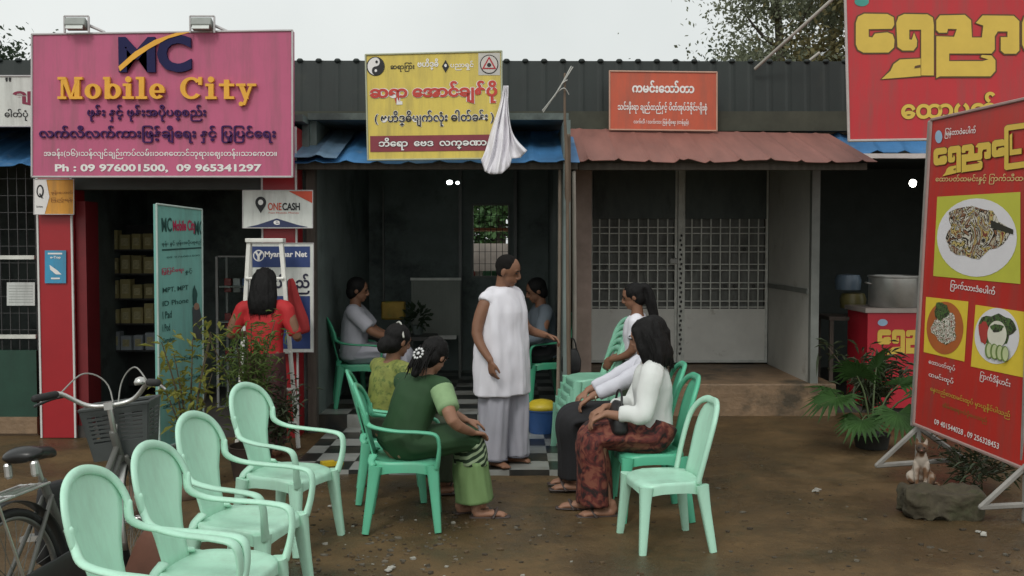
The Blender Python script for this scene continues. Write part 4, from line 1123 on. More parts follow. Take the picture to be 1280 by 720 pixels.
for k in range(120):
    d = V((rr.gauss(0, 1), rr.gauss(0, 1), rr.gauss(.3, .8))).normalized(); p = V((0, 0, .18)) + d * rr.uniform(.03, .15); s_ = d.orthogonal().normalized() * .02
    lf.face(p, p + d * .03 + s_, p + d * .07, p + d * .03 - s_)
lf.build("foliage", leafD, fp)
b0 = P(678, 500, 8.75)
bk = thing("tub", "blue plastic tub with a yellow bowl upside down on it", "tub", (b0.x, 8.9, .036))
MB().lathe([(.11, 0), (.15, .2), (.16, .205), (.15, .21), (.13, .2), (.1, .02)]).build("tub_body", mat("blue_plastic", (.03, .09, .25), .4), bk, smooth=True, ang=40)
tag(MB().lathe([(.145, .212), (.13, .25), (.09, .285), (.02, .30)], (b0.x, 8.9, .036)).build("yellow_bowl", mat("yellow_plastic_bowl", (.55, .42, .03), .4), smooth=True), "yellow bowl turned upside down on the blue tub", "bowl")
c = P(410, 588, 7.55)
yb = MB(); yb.box((c.x, c.y, .05), (.10, .08, .03), rz=.4); yb.box((c.x + .07, c.y + .02, .045), (.07, .06, .02), rz=1.0)
tag(yb.build("crumpled_packet", mat("yellow_wrapper", (.6, .42, .02), .45, .2)), "crumpled yellow packet lying on the chequered apron", "packet")

# ================================================================== PLASTIC CHAIRS
mint = mat("mint_plastic", (.45, .75, .585), .38, .05, 3, rand=.06, dirt=((.29, .55, .41), 4, .62))
green_pl = mat("sea_green_plastic", (.12, .48, .30), .38, .06, 3, rand=.1)
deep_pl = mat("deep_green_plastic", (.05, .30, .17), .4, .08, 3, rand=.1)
pale_pl = mat("pale_mint_plastic", (.42, .72, .56), .38, .05, 3, dirt=((.30, .55, .42), 3, .66))


def seat_mb(w0=.21, d0=.203):
    loops = []
    for s, z in ((.05, .405), (.5, .404), (.82, .411), (.95, .419), (1.0, .412), (1.012, .40), (1.012, .355), (.985, .355), (.98, .39), (.5, .392), (.05, .392)):
        lp = []
        for k in range(40):
            a = 6.28318 * k / 40; ca, sa = math.cos(a), math.sin(a)
            x = math.copysign(abs(ca) ** .55, ca) * d0 * s; y = math.copysign(abs(sa) ** .55, sa) * (w0 + .012 * ca) * s
            dz = (-.018 * max(0, ca) if s > .9 and ca > .3 else 0) if z > .38 else (.018 * abs(math.sin(2 * a)) ** 2 * 0 - .02 * (abs(ca * sa) * 2) ** 2)
            lp.append((x, y, z + dz))
        loops.append(lp)
    return MB().loft(loops)


def make_chair(name, label, m, group, tall=.88, arms=True):
    t = thing(name, label, "chair", (0, 0, 0), 0, group)
    seat_mb().build("seat", m, t, smooth=True, ang=50)
    top = tall
    zs = [.40, .46, .54, .62, .70, .76, .81, .845, .868, .88]
    ws = [.095, .098, .105, .125, .158, .174, .165, .140, .103, .05]
    if not arms: ws = [.11, .112, .118, .126, .13, .126, .115, .095, .065, .03]
    def bx_(z, y): return -.185 - .27 * (z - .42) + .9 * y * y
    f = (top - .40) / .48
    p = MB(); n = 12
    for z, w_ in zip(zs, ws):
        zz = .40 + (z - .40) * f
        for k in range(n + 1):
            y = w_ * (2 * k / n - 1); p.v.append(V((bx_(zz, y), y, zz)))
    for j in range(len(zs) - 1):
        for k in range(n): p.f.append((j * (n + 1) + k, j * (n + 1) + k + 1, (j + 1) * (n + 1) + k + 1, (j + 1) * (n + 1) + k)); p.mi.append(0)
    bk = p.build("backrest", m, t, smooth=True, solid=.009)
    rm = MB(); Z = lambda z: .40 + (z - .40) * f
    half = [(.180, Z(.67)), (.188, Z(.735)), (.172, Z(.80)), (.132, Z(.852)), (.068, Z(.882))]
    if not arms: half = [(.19, .41), (.20, Z(.52)), (.205, Z(.66)), (.195, Z(.78)), (.15, Z(.855)), (.08, Z(.89))]
    pts = [(bx_(z, y) + .004, y, z) for y, z in half] + [(bx_(Z(.892), 0) + .004, 0, Z(.892))] + [(bx_(z, y) + .004, -y, z) for y, z in reversed(half)]
    rm.sweep(pts, [(.0115, .019) if arms else (.015, .023)] * len(pts), n=10, sub=4)
    rm.build("back_rim", m, bk, smooth=True)
    for s in (1, -1):
        if arms:
            a = MB()
            hp = half[0]
            a.sweep([(bx_(half[1][1], half[1][0]) + .004, s * half[1][0], half[1][1]), (bx_(hp[1], hp[0]) + .004, s * hp[0], hp[1]), (-.16, s * .222, .628), (-.04, s * .252, .612), (.10, s * .262, .605), (.19, s * .26, .588), (.212, s * .252, .53), (.208, s * .235, .45), (.198, s * .208, .385)],
                    [(.0135, .018), (.016, .017), (.020, .012), (.025, .0105), (.026, .0105), (.026, .0115), (.025, .0115), (.026, .014), (.028, .017)], side=(0, 1, 0), n=10, sub=5)
            a.build("arm", m, t, smooth=True)
            b = MB()   # lower edge of the back side, from the panel's waist to the seat corner
            b.sweep([(bx_(.45, .1), s * .10, .44), (-.195, s * .15, .415), (-.18, s * .19, .40)], [(.012, .03), (.012, .022), (.012, .02)], n=8, sub=3)
            b.build("back_bracket", m, bk, smooth=True)
        for fx, tx in ((.205, .172), (-.225, -.168)):
            g_ = MB()
            g_.sweep([(tx, s * .19, .395), (tx + (fx - tx) * .35, s * .205, .25), (fx, s * .235, .0)], [(.040, .034), (.030, .026), (.021, .018)], side=(1, 0, 0), n=12, sub=4, sq=.55, cap=.02)
            g_.build("leg", m, t, smooth=True, ang=50)
    return t


def put(o, x, y, rz, z=0): o.location = (x, y, z); o.rotation_euler = (0, 0, R(rz))


def gon(px, py, z=0):
    d = ray(px, py); t = (z - CAM_H) / d.z; q = V((0, 0, CAM_H)) + d * t; return q.x, q.y


G4 = "mint armchairs in the row beside the bicycle"
c1 = make_chair("plastic_armchair", "mint plastic armchair nearest the camera, its front cut off by the frame", mint, G4, .88)
def by_back(px, py, rz, tall=.87):
    """centre of a chair whose back top is at this place"""
    x, y = gon(px, py, tall); a = R(rz); return x + .315 * math.cos(a), y + .315 * math.sin(a), rz
XA = [by_back(98, 596, -9), by_back(181, 563, -10), by_back(235, 524, -14), by_back(302, 486, -21)]
put(c1, *XA[0])
for (x, y, r), lb in zip(XA[1:], ("second mint plastic armchair from the camera in the row by the bicycle", "third mint plastic armchair of the row, before the teal banner", "fourth and farthest mint plastic armchair of the row, before the bushes")):
    dup(c1, (x, y, 0), R(r), lb, G4)
g1 = make_chair("plastic_armchair", "sea green plastic armchair carrying the woman in the green dress", green_pl, "sea green armchairs of the seated visitors", .84)
put(g1, -.66, 6.1, 4)
dup(g1, (-.82, 6.78, 0), R(8), "sea green plastic armchair under the visitor in yellow green, behind the green dress", "sea green armchairs of the seated visitors")
w4 = make_chair("plastic_chair", "sea green armless chair carrying the woman in white blouse and rust skirt", mat("wet_green_plastic", (.10, .47, .29), .38, .06, 3), None, .86, arms=False)
put(w4, .87, 6.32, 184)
w5 = dup(w4, (.90, 6.98, 0), R(180), "sea green armless chair mostly hidden behind the woman in the rust skirt")
for _m in (mint, green_pl, deep_pl, pale_pl): weather(_m, .30, (.17, .17, .12))
sc1 = make_chair("plastic_chair", "empty pale mint armless chair standing alone on the mud", pale_pl, None, .86, arms=False)
put(sc1, .87, 5.68, 190); sc1.scale = (.95, .95, .935)
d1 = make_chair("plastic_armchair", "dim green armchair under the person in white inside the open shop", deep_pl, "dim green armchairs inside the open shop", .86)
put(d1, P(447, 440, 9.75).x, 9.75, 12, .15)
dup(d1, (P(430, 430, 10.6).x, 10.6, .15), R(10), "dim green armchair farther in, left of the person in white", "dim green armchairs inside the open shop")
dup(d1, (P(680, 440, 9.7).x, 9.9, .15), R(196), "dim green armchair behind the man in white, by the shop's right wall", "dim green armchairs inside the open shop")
stk0 = None
for k in range(5):
    lb = ["lowest pale green chair of the stack by the wood poles", "second chair from the floor in the stack by the wood poles", "middle chair of the stack by the wood poles", "fourth chair from the floor in the stack by the wood poles", "topmost chair of the stack by the wood poles"][k]
    if k == 0:
        stk0 = make_chair("plastic_chair", lb, mat("soft_green_plastic", (.27, .58, .42), .4, .06, 3, rand=.1), "stacked chairs by the wood poles", .86, arms=False)
        put(stk0, .57, 8.1, 186, .0)
    else: dup(stk0, (.57 + .022 * k, 8.1, .058 * k), R(186 + .6 * k), lb, "stacked chairs by the wood poles")

# ================================================================== PEOPLE
def skin(n, c): return mat(n, c, .55, .08, 8, spec=.35)
SK = skin("brown_skin", (.20, .098, .058)); SK2 = skin("light_brown_skin", (.28, .145, .092))
hairm = mat("black_hair", (.006, .0055, .0055), .62, .3, 30, spec=.2, stretch=(8, 8, 1), bump=.35, bscale=30)
eyem = mat("dark_eye", (.01, .008, .008), .2); eyew = mat("eye_white", (.6, .57, .52), .4)


def hand(mb, w_, d, n, s, k=1, curl=.6, spread=1.0):
    """palm, four bent fingers of unequal length and a thumb leaving the side of the palm; w wrist, d direction, n palm side, s thumb side"""
    w_, d, n, s = V(w_), V(d).normalized(), V(n).normalized(), V(s)
    n = (n - d * n.dot(d)).normalized(); s = (s - d * s.dot(d) - n * s.dot(n)).normalized()
    mb.sweep([w_ - d * .02 * k, w_ + d * .02 * k, w_ + d * .055 * k, w_ + d * .09 * k], [(.026 * k, .018 * k), (.033 * k, .017 * k), (.041 * k, .016 * k), (.040 * k, .013 * k)], side=s, n=12, sub=2)
    for i, (o, L) in enumerate(((.031, .068), (.0105, .077), (-.0105, .071), (-.031, .056))):
        p = w_ + d * .082 * k + s * o * k * spread; q = [p]; a = .15
        dd = (d + s * o * 2.2 * (spread - .8)).normalized()
        for j in range(3):
            a += curl * (.55 + .12 * i); q.append(q[-1] + (dd * math.cos(a) + n * math.sin(a)) * L * k * (.45, .32, .23)[j])
        mb.sweep(q, [.0096 * k, .0092 * k, .0086 * k, .0075 * k], n=8, sub=2)
    p = w_ + d * .025 * k + s * .028 * k; td = (d * .75 + s * .6 + n * .35).normalized(); t2 = (d * .95 + s * .1 + n * .45).normalized()
    mb.sweep([p, p + td * .034 * k, p + td * .034 * k + t2 * .03 * k, p + td * .034 * k + t2 * .05 * k], [.0135 * k, .0115 * k, .010 * k, .008 * k], n=8, sub=2)


def head(mb, c, f, u, k=1):
    f = V(f).normalized(); u = V(u); u = (u - f * u.dot(f)).normalized(); s = u.cross(f)
    ax = (f, s, u); c = V(c)
    mb.ell(c + u * .025 * k, (.094 * k, .074 * k, .092 * k), ax, 18, 12)
    mb.ell(c + f * .022 * k - u * .045 * k, (.066 * k, .056 * k, .064 * k), ax, 16, 10)
    mb.ell(c + f * .062 * k - u * .088 * k, (.022 * k, .024 * k, .018 * k), ax)          # chin
    mb.sweep([c + f * .088 * k + u * .018 * k, c + f * .106 * k - u * .018 * k, c + f * .104 * k - u * .03 * k], [.009 * k, .013 * k, .012 * k], n=8, sub=2)   # nose
    mb.ell(c + f * .095 * k - u * .032 * k, (.013 * k, .021 * k, .010 * k), ax)
    mb.ell(c + f * .080 * k + u * .028 * k, (.014 * k, .05 * k, .009 * k), ax)            # brow
    mb.ell(c + f * .082 * k - u * .056 * k, (.013 * k, .025 * k, .006 * k), ax); mb.ell(c + f * .080 * k - u * .066 * k, (.013 * k, .022 * k, .006 * k), ax)   # lips
    for q in (1, -1): mb.ell(c + s * q * .076 * k - f * .006 * k - u * .006 * k, (.02 * k, .009 * k, .032 * k), ax)
    return s, f, u


def person(label, x, y, rz, J, top, k=1.0, z=0, sk=SK, feet=True):
    """body as one fused skin; clothes and hair are children. J: joints in the figure's own frame, facing +X"""
    mb = MB()
    S_ = J.get('side', V((0, 1, 0)))
    mb.sweep([J['pel'] - V((0, 0, .06)) * k, J['pel'], J['wst'], J['cst'], J['nek'] - (J['nek'] - J['cst']) * .35, J['nek']], [(.12 * k, .09 * k), (.155 * k, .11 * k), (.13 * k, .095 * k), (.15 * k, .105 * k), (.13 * k, .085 * k), (.055 * k, .055 * k)], side=S_, n=16, sub=3)
    hc = J['hed']; f = J['face']; u = (hc - J['nek']).normalized() * .5 + J.get('hup', V((0, 0, 1)))
    mb.sweep([J['nek'] - V((0, 0, .04)) * k, J['nek'] * .5 + hc * .5 - f.normalized() * .012, hc - V(f).normalized() * .015 * k], [.060 * k, .052 * k, .052 * k], n=12, sub=2)
    s, f, u = head(mb, hc, f, u, k)
    for sd, q in (('l', 1), ('r', -1)):
        mb.sweep([J['cst'] + (J['nek'] - J['cst']) * .55, J['sh' + sd], J['el' + sd], J['wr' + sd]], [(.06 * k, .06 * k), (.056 * k, .056 * k), (.042 * k, .042 * k), (.027 * k, .024 * k)], n=12, sub=4)
        h = J.get('hand' + sd)
        if h: hand(mb, J['wr' + sd], h[0], h[1], h[2], k, h[3] if len(h) > 3 else .5)
        mb.sweep([J['pel'] + (J['hp' + sd] - J['pel']) * .5, J['hp' + sd], J['kn' + sd], J['an' + sd]], [(.09 * k, .09 * k), (.085 * k, .085 * k), (.058 * k, .058 * k), (.036 * k, .036 * k)], n=12, sub=4)
        if feet:
            a = J['an' + sd]; fd = J.get('foot' + sd, V((1, 0, 0))).normalized()
            b = V((a.x, a.y, J.get('floor', 0) + .03))
            mb.sweep([V((a.x, a.y, a.z)) - fd * .03 * k, b - fd * .035 * k, b + fd * .07 * k, b + fd * .15 * k - V((0, 0, .008))], [(.032 * k, .032 * k), (.034 * k, .03 * k), (.042 * k, .026 * k), (.036 * k, .016 * k)], side=V((0, 0, 1)).cross(fd), n=12, sub=3)
            sd_ = V((0, 0, 1)).cross(fd)
            for i in range(5): mb.ell(b + fd * (.165 - .007 * abs(i - (1 if q < 0 else 3))) * k + sd_ * (.03 - .015 * i) * k - V((0, 0, .014)), (.016, .0085, .01), (fd, sd_, V((0, 0, 1))), 8, 6)
    o = mb.fuse("person", sk, voxel=.0065, it=3)
    o.location = (x, y, z); o.rotation_euler = (0, 0, R(rz)); tag(o, label, "person")
    for q in (1, -1):
        e = MB().ell(hc + f * .083 * k + s * q * .031 * k + u * .008 * k, (.009 * k, .013 * k, .007 * k), (f, s, u), 10, 7).build("eye", eyem, o, smooth=True)
        MB().sweep([hc + f * .094 * k + s * q * .014 * k + u * .030 * k, hc + f * .090 * k + s * q * .048 * k + u * .030 * k], [.0045 * k] * 2, n=6).build("eyebrow", hairm, o, smooth=True)
    o['_'] = 0; del o['_']
    return o, s, f, u


def hair_cap(mb, c, s, f, u, k=1, short=False):
    ax = (f, s, u)
    if short:
        mb.ell(c - f * .014 * k + u * .037 * k, (.092 * k, .0795 * k, .088 * k), ax, 18, 12); mb.ell(c - f * .03 * k - u * .005 * k, (.058 * k, .0765 * k, .055 * k), ax, 16, 10)
    else:
        mb.ell(c - f * .018 * k + u * .035 * k, (.101 * k, .089 * k, .096 * k), ax, 18, 12)
        mb.ell(c - f * .045 * k - u * .02 * k, (.068 * k, .082 * k, .085 * k), ax, 18, 12)


def strands(parent, c, s, f, u, k, r0, drop, n, seed, back=.055):
    rr = random.Random(seed); mb = MB()
    for i in range(n):
        a = rr.uniform(-1.5, 1.5); b0 = c - f * (back + .055 * math.cos(a)) * k + s * (r0 * math.sin(a)) * k + u * rr.uniform(-.06, .02) * k
        sw = s * rr.uniform(-.02, .02) - f * rr.uniform(-.012, .018); L = drop * rr.uniform(.82, 1.1)
        mb.sweep([b0, b0 - u * L * .5 + sw * .3 - f * .012, b0 - u * L + sw], [.005, .0045, .0012], n=5, sub=3)
    return mb.build("hair_strands", hairm, parent, smooth=True)


def sit(k=1.0, lean=8, seat=.42, knee=.43, shin_x=.40, hd=10, fx=None, tw=0):
    l = R(lean); d = V((math.sin(l), 0, math.cos(l))); J = {}
    J['pel'] = V((-.03, 0, seat + .095 * k)); J['wst'] = J['pel'] + d * .15 * k; J['cst'] = J['pel'] + d * .30 * k; J['nek'] = J['pel'] + d * .455 * k
    hdv = V((math.sin(l + R(hd)), 0, math.cos(l + R(hd)))); J['hed'] = J['nek'] + hdv * .155 * k
    rot = M4.Rotation(R(tw), 3, 'Z')
    sv = rot @ V((0, 1, 0)); J['side'] = sv
    for sd, q in (('l', 1), ('r', -1)):
        J['sh' + sd] = J['cst'] + (J['nek'] - J['cst']) * .66 + sv * q * .165 * k
        J['hp' + sd] = J['pel'] + V((.02, q * .085 * k, -.02)); J['kn' + sd] = V((knee * k, q * .10 * k, seat + .075)); J['an' + sd] = V((shin_x * k, q * .09 * k, .085))
    J['face'] = rot @ V((math.cos(R(hd + lean)), 0, -math.sin(R(hd + lean))))
    return J


def arms(J, k, wl, wr, pole_l=(0, .6, -1), pole_r=(0, -.6, -1)):
    for sd, w_, p in (('l', wl, pole_l), ('r', wr, pole_r)):
        J['el' + sd], J['wr' + sd] = IK(J['sh' + sd], w_, .27 * k, .235 * k, p)


def top_garment(J, m, k, name="blouse", sleeve=.55, drop=.04, wide=1.0, parent=None, hem=None, wr=.007, sl_r=.062, cuff=.048):
    mb = MB(); e = .016
    base = J['pel'] - (J['wst'] - J['pel']) * drop * 6
    mb.sweep([base, J['pel'], J['wst'], J['cst'], J['nek'] - (J['nek'] - J['cst']) * .38, J['nek'] - (J['nek'] - J['cst']) * .10],
             [(hem[0], hem[1]) if hem else (.165 * k * wide, .122 * k * wide), (.168 * k * wide + e * .3, .122 * k * wide), (.142 * k * wide + e, .106 * k * wide + e), (.158 * k + e, .112 * k + e), (.148 * k + e, .09 * k + e), (.075 * k, .068 * k)], side=J['side'], n=20, sub=4, cap=.25)
    for sd in 'lr':
        s0 = J['cst'] + (J['nek'] - J['cst']) * .58; sh, el, wr_ = J['sh' + sd], J['el' + sd], J['wr' + sd]
        if sleeve <= 1: p = [s0, sh, sh.lerp(el, sleeve * .55), sh.lerp(el, sleeve)]; r = [.07 * k, sl_r * k + .006, sl_r * k + .004, sl_r * k]
        else: p = [s0, sh, sh.lerp(el, .55), el, el.lerp(wr_, (sleeve - 1) * .55), el.lerp(wr_, sleeve - 1)]; r = [.07 * k, sl_r * k + .006, sl_r * k, sl_r * k * .92, cuff * k * 1.1, cuff * k]
        mb.sweep(p, r, n=14, sub=4, cap=.12)
    return mb.fuse(name, m, parent, voxel=.010, it=4, wr=wr, wscale=9, wst=(1, 1, .6))


def skirt_sit(J, m, k, parent, name="skirt", q0=0, q1=1, w=.19, hem_z=.10, hem_x=None, fold=None):
    kn = (J['knl'] + J['knr']) / 2; an = (J['anl'] + J['anr']) / 2
    pts = [J['pel'] + V((-.03, 0, .08 * k)), J['pel'] + V((.03, 0, -.01)), (J['pel'] + kn) / 2 + V((0, 0, .0)), kn + V((-.01, 0, .012)), kn + V((.045, 0, -.045)), kn.lerp(an, .5) + V((.02, 0, 0)), V((an.x + .01, an.y, hem_z))]
    rr = [(w * .86, .125 * k), (w * .98, .125 * k), (w, .105 * k), (w * .98, .095 * k), (w * .95, .095 * k), (w * .88, .105), (w * .84, .115)]
    P_, R_ = catmull(pts, rr, 8); n = len(P_); a, b = int(q0 * (n - 1)), int(q1 * (n - 1))
    mb = MB().sweep(P_[a:b + 1], R_[a:b + 1], side=(0, 1, 0), n=48, cap=.12, fold=fold or (lambda a_, q: .03 * math.sin(6 * a_ + 4 * q) + .02 * math.sin(13 * a_ + 2)))
    return mb.build(name, m, parent, smooth=True)


def shoe(J, sd, m, parent, k=1, name="sandal"):
    a = J['an' + sd]; fd = J.get('foot' + sd, V((1, 0, 0))).normalized(); sv = V((0, 0, 1)).cross(fd); f0 = J.get('floor', 0)
    mb = MB(); b = V((a.x, a.y, f0 + .008))
    mb.sweep([b - fd * .075 * k, b + fd * .02 * k, b + fd * .11 * k, b + fd * .19 * k], [(.036, .009), (.036, .009), (.046, .009), (.034, .009)], side=sv, n=14, sub=4)
    mb.sweep([b + fd * .07 * k + sv * .046, b + fd * .10 * k + V((0, 0, .052)), b + fd * .07 * k - sv * .046], [(.006, .018)] * 3, n=8, sub=4)
    return mb.build(name, m, parent, smooth=True)


white_cl = mat("white_cotton", (.70, .69, .74), .85, .04, 3, bump=.06, bscale=14)
# ---- 1. the standing man
k = .985; J = {}
J['pel'] = V((0, 0, .86)); J['wst'] = V((.0, 0, 1.0)); J['cst'] = V((.01, 0, 1.16)); J['nek'] = V((.0, 0, 1.345)); J['hed'] = V((.055, -.005, 1.480)); J['side'] = V((0, 1, 0))
J['face'] = V((.90, .36, -.30)); J['hup'] = V((.1, 0, 1)); J['floor'] = .0
for sd, q in (('l', 1), ('r', -1)):
    J['sh' + sd] = V((-.0, q * .170, 1.268)); J['hp' + sd] = V((0, q * .085, .84)); J['kn' + sd] = V((.02, q * .09, .46)); J['an' + sd] = V((.0, q * .10, .075)); J['foot' + sd] = V((1, q * .25, 0))
arms(J, 1.0, (.22, .27, .98), (.11, -.275, .825), (-1, .4, -.2), (-1, -.5, 0))
J['handr'] = (V((.15, 0, -1)), V((.3, 1, 0)), V((1, -.2, 0)), .45); J['handl'] = (V((.9, .2, -.25)), V((0, -.6, -1)), V((0, -1, .5)), .5)
man, s, f, u = person("standing man in white sleeveless tunic and baggy pale grey trousers, head turned in profile", -.075, 7.60, -38, J, None, 1.0, z=.035)
hb = MB(); hair_cap(hb, J['hed'], s, f, u, 1.0, True); hb.fuse("hair", mat("cropped_hair", (.010, .009, .0085), .8, .3, 30, spec=.1), man, voxel=.008, it=2)
tn = MB()
tn.sweep([(0, 0, .545), (0, 0, .7), (.0, 0, .88), (.0, 0, 1.02), (.01, 0, 1.17), (.0, 0, 1.305), (.0, 0, 1.360)], [(.262, .188), (.254, .188), (.246, .184), (.236, .172), (.226, .152), (.208, .112), (.098, .085)], side=(0, 1, 0), n=40, sub=5, cap=.03, fold=lambda a, q: (1 - q) * .045 * math.sin(7 * a + 2 * q) + (1 - q) * .025 * math.sin(12 * a + 1))
for q in (1, -1): tn.sweep([(0, q * .09, 1.285), (-.0, q * .165, 1.275), (-.004, q * .196, 1.245)], [(.074), (.070), (.064)], n=14, sub=4, cap=.05)
tn.fuse("tunic", white_cl, man, voxel=.009, it=3, wr=.015, wscale=7, wst=(1.2, 1.2, .45))
cr_ = MB().sweep([(.155, -.012, 1.18), (.15, -.010, 1.10), (.155, -.005, 1.04)], [(.012, .004)] * 3, side=(0, 1, 0), n=6, sub=3).build("placket", mat("white_stitched_edge", (.62, .6, .64), .8), man) if False else None
greyw = mat("pale_grey_cotton", (.38, .38, .43), .85, .06, 3, bump=.08, bscale=14)
tr_ = MB(); ff = lambda a, q: .03 * math.sin(5 * a + 3 * q) + .03 * math.sin(9 * a + 1)
tr_.sweep([(0, 0, .82), (0, 0, .70), (.01, 0, .62)], [(.165, .125), (.185, .14), (.19, .145)], side=(0, 1, 0), n=40, sub=3, cap=.05)
for q in (1, -1): tr_.sweep([(.005, q * .085, .70), (.015 + .012 * q, q * .100, .45), (.015 + .015 * q, q * .105, .25), (.015 + .02 * q, q * .108, .06)], [(.108, .130), (.106, .128), (.100, .120), (.098, .118)], side=(0, 1, 0), n=40, sub=5, cap=.02, fold=ff)
tr_.fuse("trousers", greyw, man, voxel=.009, it=2, wr=.014, wscale=9, wst=(1.5, 1.5, .22))
for q in (1, -1): MB().sweep([(.015 + .02 * q, q * .108, .052), (.015 + .02 * q, q * .108, .064)], [(.101, .121)] * 2, side=(0, 1, 0), n=40, cap=.01, fold=ff).build("trouser_hem", mat("dark_hem", (.10, .10, .12), .8), man, smooth=True)

# ---- 2. woman in the green dress
k = .93; J = sit(k, 20, .41, .40, .44, 10, tw=34)
arms(J, k, (.40, .02, .60), (.37, -.19, .56), (-.2, .8, -.8), (-.3, -1, -.6))
J['anl'] = V((.40, .05, .085)); J['anr'] = V((.46, -.10, .085)); J['footr'] = V((1, -.35, 0)); J['footl'] = V((1, .1, 0))
J['handl'] = (V((.9, -.3, -.2)), V((0, 0, -1)), V((.2, -1, 0)), .4); J['handr'] = (V((.9, .4, -.2)), V((0, 0, -1)), V((.2, 1, 0)), .4)
wg, s, f, u = person("seated woman in a deep green dress seen from behind, silver clip in her hair", -.655, 6.12, 22, J, None, k, sk=SK2)
gd_ = mat("deep_green_cloth", (.015, .052, .016), .8, .12, 5); lg = mat("light_green_cloth", (.16, .26, .10), .8, .08, 4)
top_garment(J, gd_, k, "blouse", .62, .05, 1.05, wg, sl_r=.062)
slm = MB()
for sd in 'lr':
    sh, el = J['sh' + sd], J['el' + sd]; slm.sweep([sh.lerp(el, .10), sh.lerp(el, .35), sh.lerp(el, .70)], [.079 * k, .077 * k, .072 * k], n=16, sub=3, cap=.1)
slm.build("sleeves", mat("pale_green_sleeve", (.22, .34, .17), .8, .15, 8), wg, smooth=True)
pl = MB()
bk_ = -(J['side'].cross(V((0, 0, 1)))); 
skirt_sit(J, gd_, k, wg, "skirt", 0, .60)
strp = bpy.data.materials.new("striped_green_cloth"); strp.use_nodes = True
def _st():
    n = strp.node_tree.nodes; l = strp.node_tree.links; tc = n.new("ShaderNodeTexCoord"); mp = n.new("ShaderNodeMapping"); mp.inputs['Rotation'].default_value = (0, R(35), 0)
    wv = n.new("ShaderNodeTexWave"); wv.bands_direction = 'Z'; wv.inputs['Scale'].default_value = 9; wv.inputs['Distortion'].default_value = 1.2
    r = n.new("ShaderNodeValToRGB"); r.color_ramp.interpolation = 'CONSTANT'; e = r.color_ramp.elements; e[0].color = (.012, .03, .012, 1); e[1].position = .55; e[1].color = (.28, .36, .22, 1)
    l.new(tc.outputs['Object'], mp.inputs[0]); l.new(mp.outputs[0], wv.inputs[0]); l.new(wv.outputs[0], r.inputs[0]); l.new(r.outputs[0], n["Principled BSDF"].inputs['Base Color']); n["Principled BSDF"].inputs['Roughness'].default_value = .8
_st()
skirt_sit(J, strp, k, wg, "striped_border", .58, .80); skirt_sit(J, lg, k, wg, "skirt_hem", .79, 1.0)
for sd in 'lr': shoe(J, sd, mat("dark_sandal", (.05, .035, .03), .5), wg, k)
hb = MB(); hair_cap(hb, J['hed'], s, f, u, k); hb.ell(J['hed'] - f * .105 * k - u * .06 * k, (.05, .06, .065), (f, s, u)); hb.sweep([J['hed'] - f * .10 - u * .07, J['hed'] - f * .10 - u * .17], [.045, .03], n=10, sub=3)
hb.fuse("hair", hairm, wg, voxel=.008, it=1, wr=.006, wscale=40); strands(wg, J['hed'] - f * .03, s, f, u, k, .06, .15, 40, 6)
hc_ = MB(); cc = J['hed'] - f * .155 * k - u * .055 * k
for i in range(10):
    a = 6.283 * i / 10; hc_.ell(cc + s * .032 * math.cos(a) + u * .032 * math.sin(a), (.008, .010, .010), (f, s, u), 8, 5)
hc_.ell(cc, (.01, .014, .014), (f, s, u), 8, 5); hc_.build("hair_clip", mat("silver_clip", (.55, .55, .55), .35, metal=.3), wg, smooth=True)

# ---- 3. visitor in yellow green, farther behind
J = sit(.93, 10, .41, .41, .40, 6, tw=30); arms(J, .93, (.34, .12, .60), (.34, -.10, .60), (-.2, .8, -.8), (-.3, -1, -.6))
J['handl'] = (V((.9, -.3, -.2)), V((0, 0, -1)), V((.2, -1, 0)), .4); J['handr'] = (V((.9, .3, -.2)), V((0, 0, -1)), V((.2, 1, 0)), .4)
wy, s, f, u = person("seated visitor in yellow green blouse half hidden behind the green dress", -.86, 6.80, 12, J, None, .93)
top_garment(J, mat("mottled_yellow_green", (.20, .22, .05), .8, .3, 14, dirt=((.06, .10, .02), 22, .5)), .93, "blouse", .7, .05, 1.0, wy)
skirt_sit(J, mat("dark_olive_cloth", (.03, .04, .02), .8, .2, 6), .93, wy)
for sd in 'lr': shoe(J, sd, mat("dark_sandal", (.05, .035, .03), .5), wy, .93)
hb = MB(); hair_cap(hb, J['hed'], s, f, u, .93); hb.ell(J['hed'] - f * .10 - u * .05, (.05, .06, .06), (f, s, u)); hb.fuse("hair", hairm, wy, voxel=.009, it=3, wr=.004, wscale=40)
MB().sweep([J['hed'] + s * .093 + u * .03 - f * .03, J['hed'] + u * .128 - f * .03, J['hed'] - s * .093 + u * .03 - f * .03], [.007] * 3, n=6, sub=6).build("hair_band", mat("pale_band", (.4, .4, .36), .5), wy, smooth=True)

# ---- 4. woman in white blouse and rust patterned skirt
def patterned(name, a, b_, c_, scale):
    m = bpy.data.materials.new(name); m.use_nodes = True; n = m.node_tree.nodes; l = m.node_tree.links
    tc = n.new("ShaderNodeTexCoord"); v = n.new("ShaderNodeTexVoronoi"); v.inputs['Scale'].default_value = scale; z = n.new("ShaderNodeTexNoise"); z.inputs['Scale'].default_value = scale * .8; z.inputs['Distortion'].default_value = 1.5
    r = n.new("ShaderNodeValToRGB"); e = r.color_ramp.elements; e[0].color = (*a, 1); e[0].position = .38; e[1].color = (*c_, 1); e[1].position = .62; q = e.new(.5); q.color = (*b_, 1)
    l.new(tc.outputs['Object'], z.inputs[0]); l.new(z.outputs[0], r.inputs[0]); l.new(r.outputs[0], n["Principled BSDF"].inputs['Base Color']); n["Principled BSDF"].inputs['Roughness'].default_value = .85
    return m
rustp = patterned("rust_patterned_cloth", (.02, .010, .010), (.12, .022, .018), (.20, .065, .04), 16)
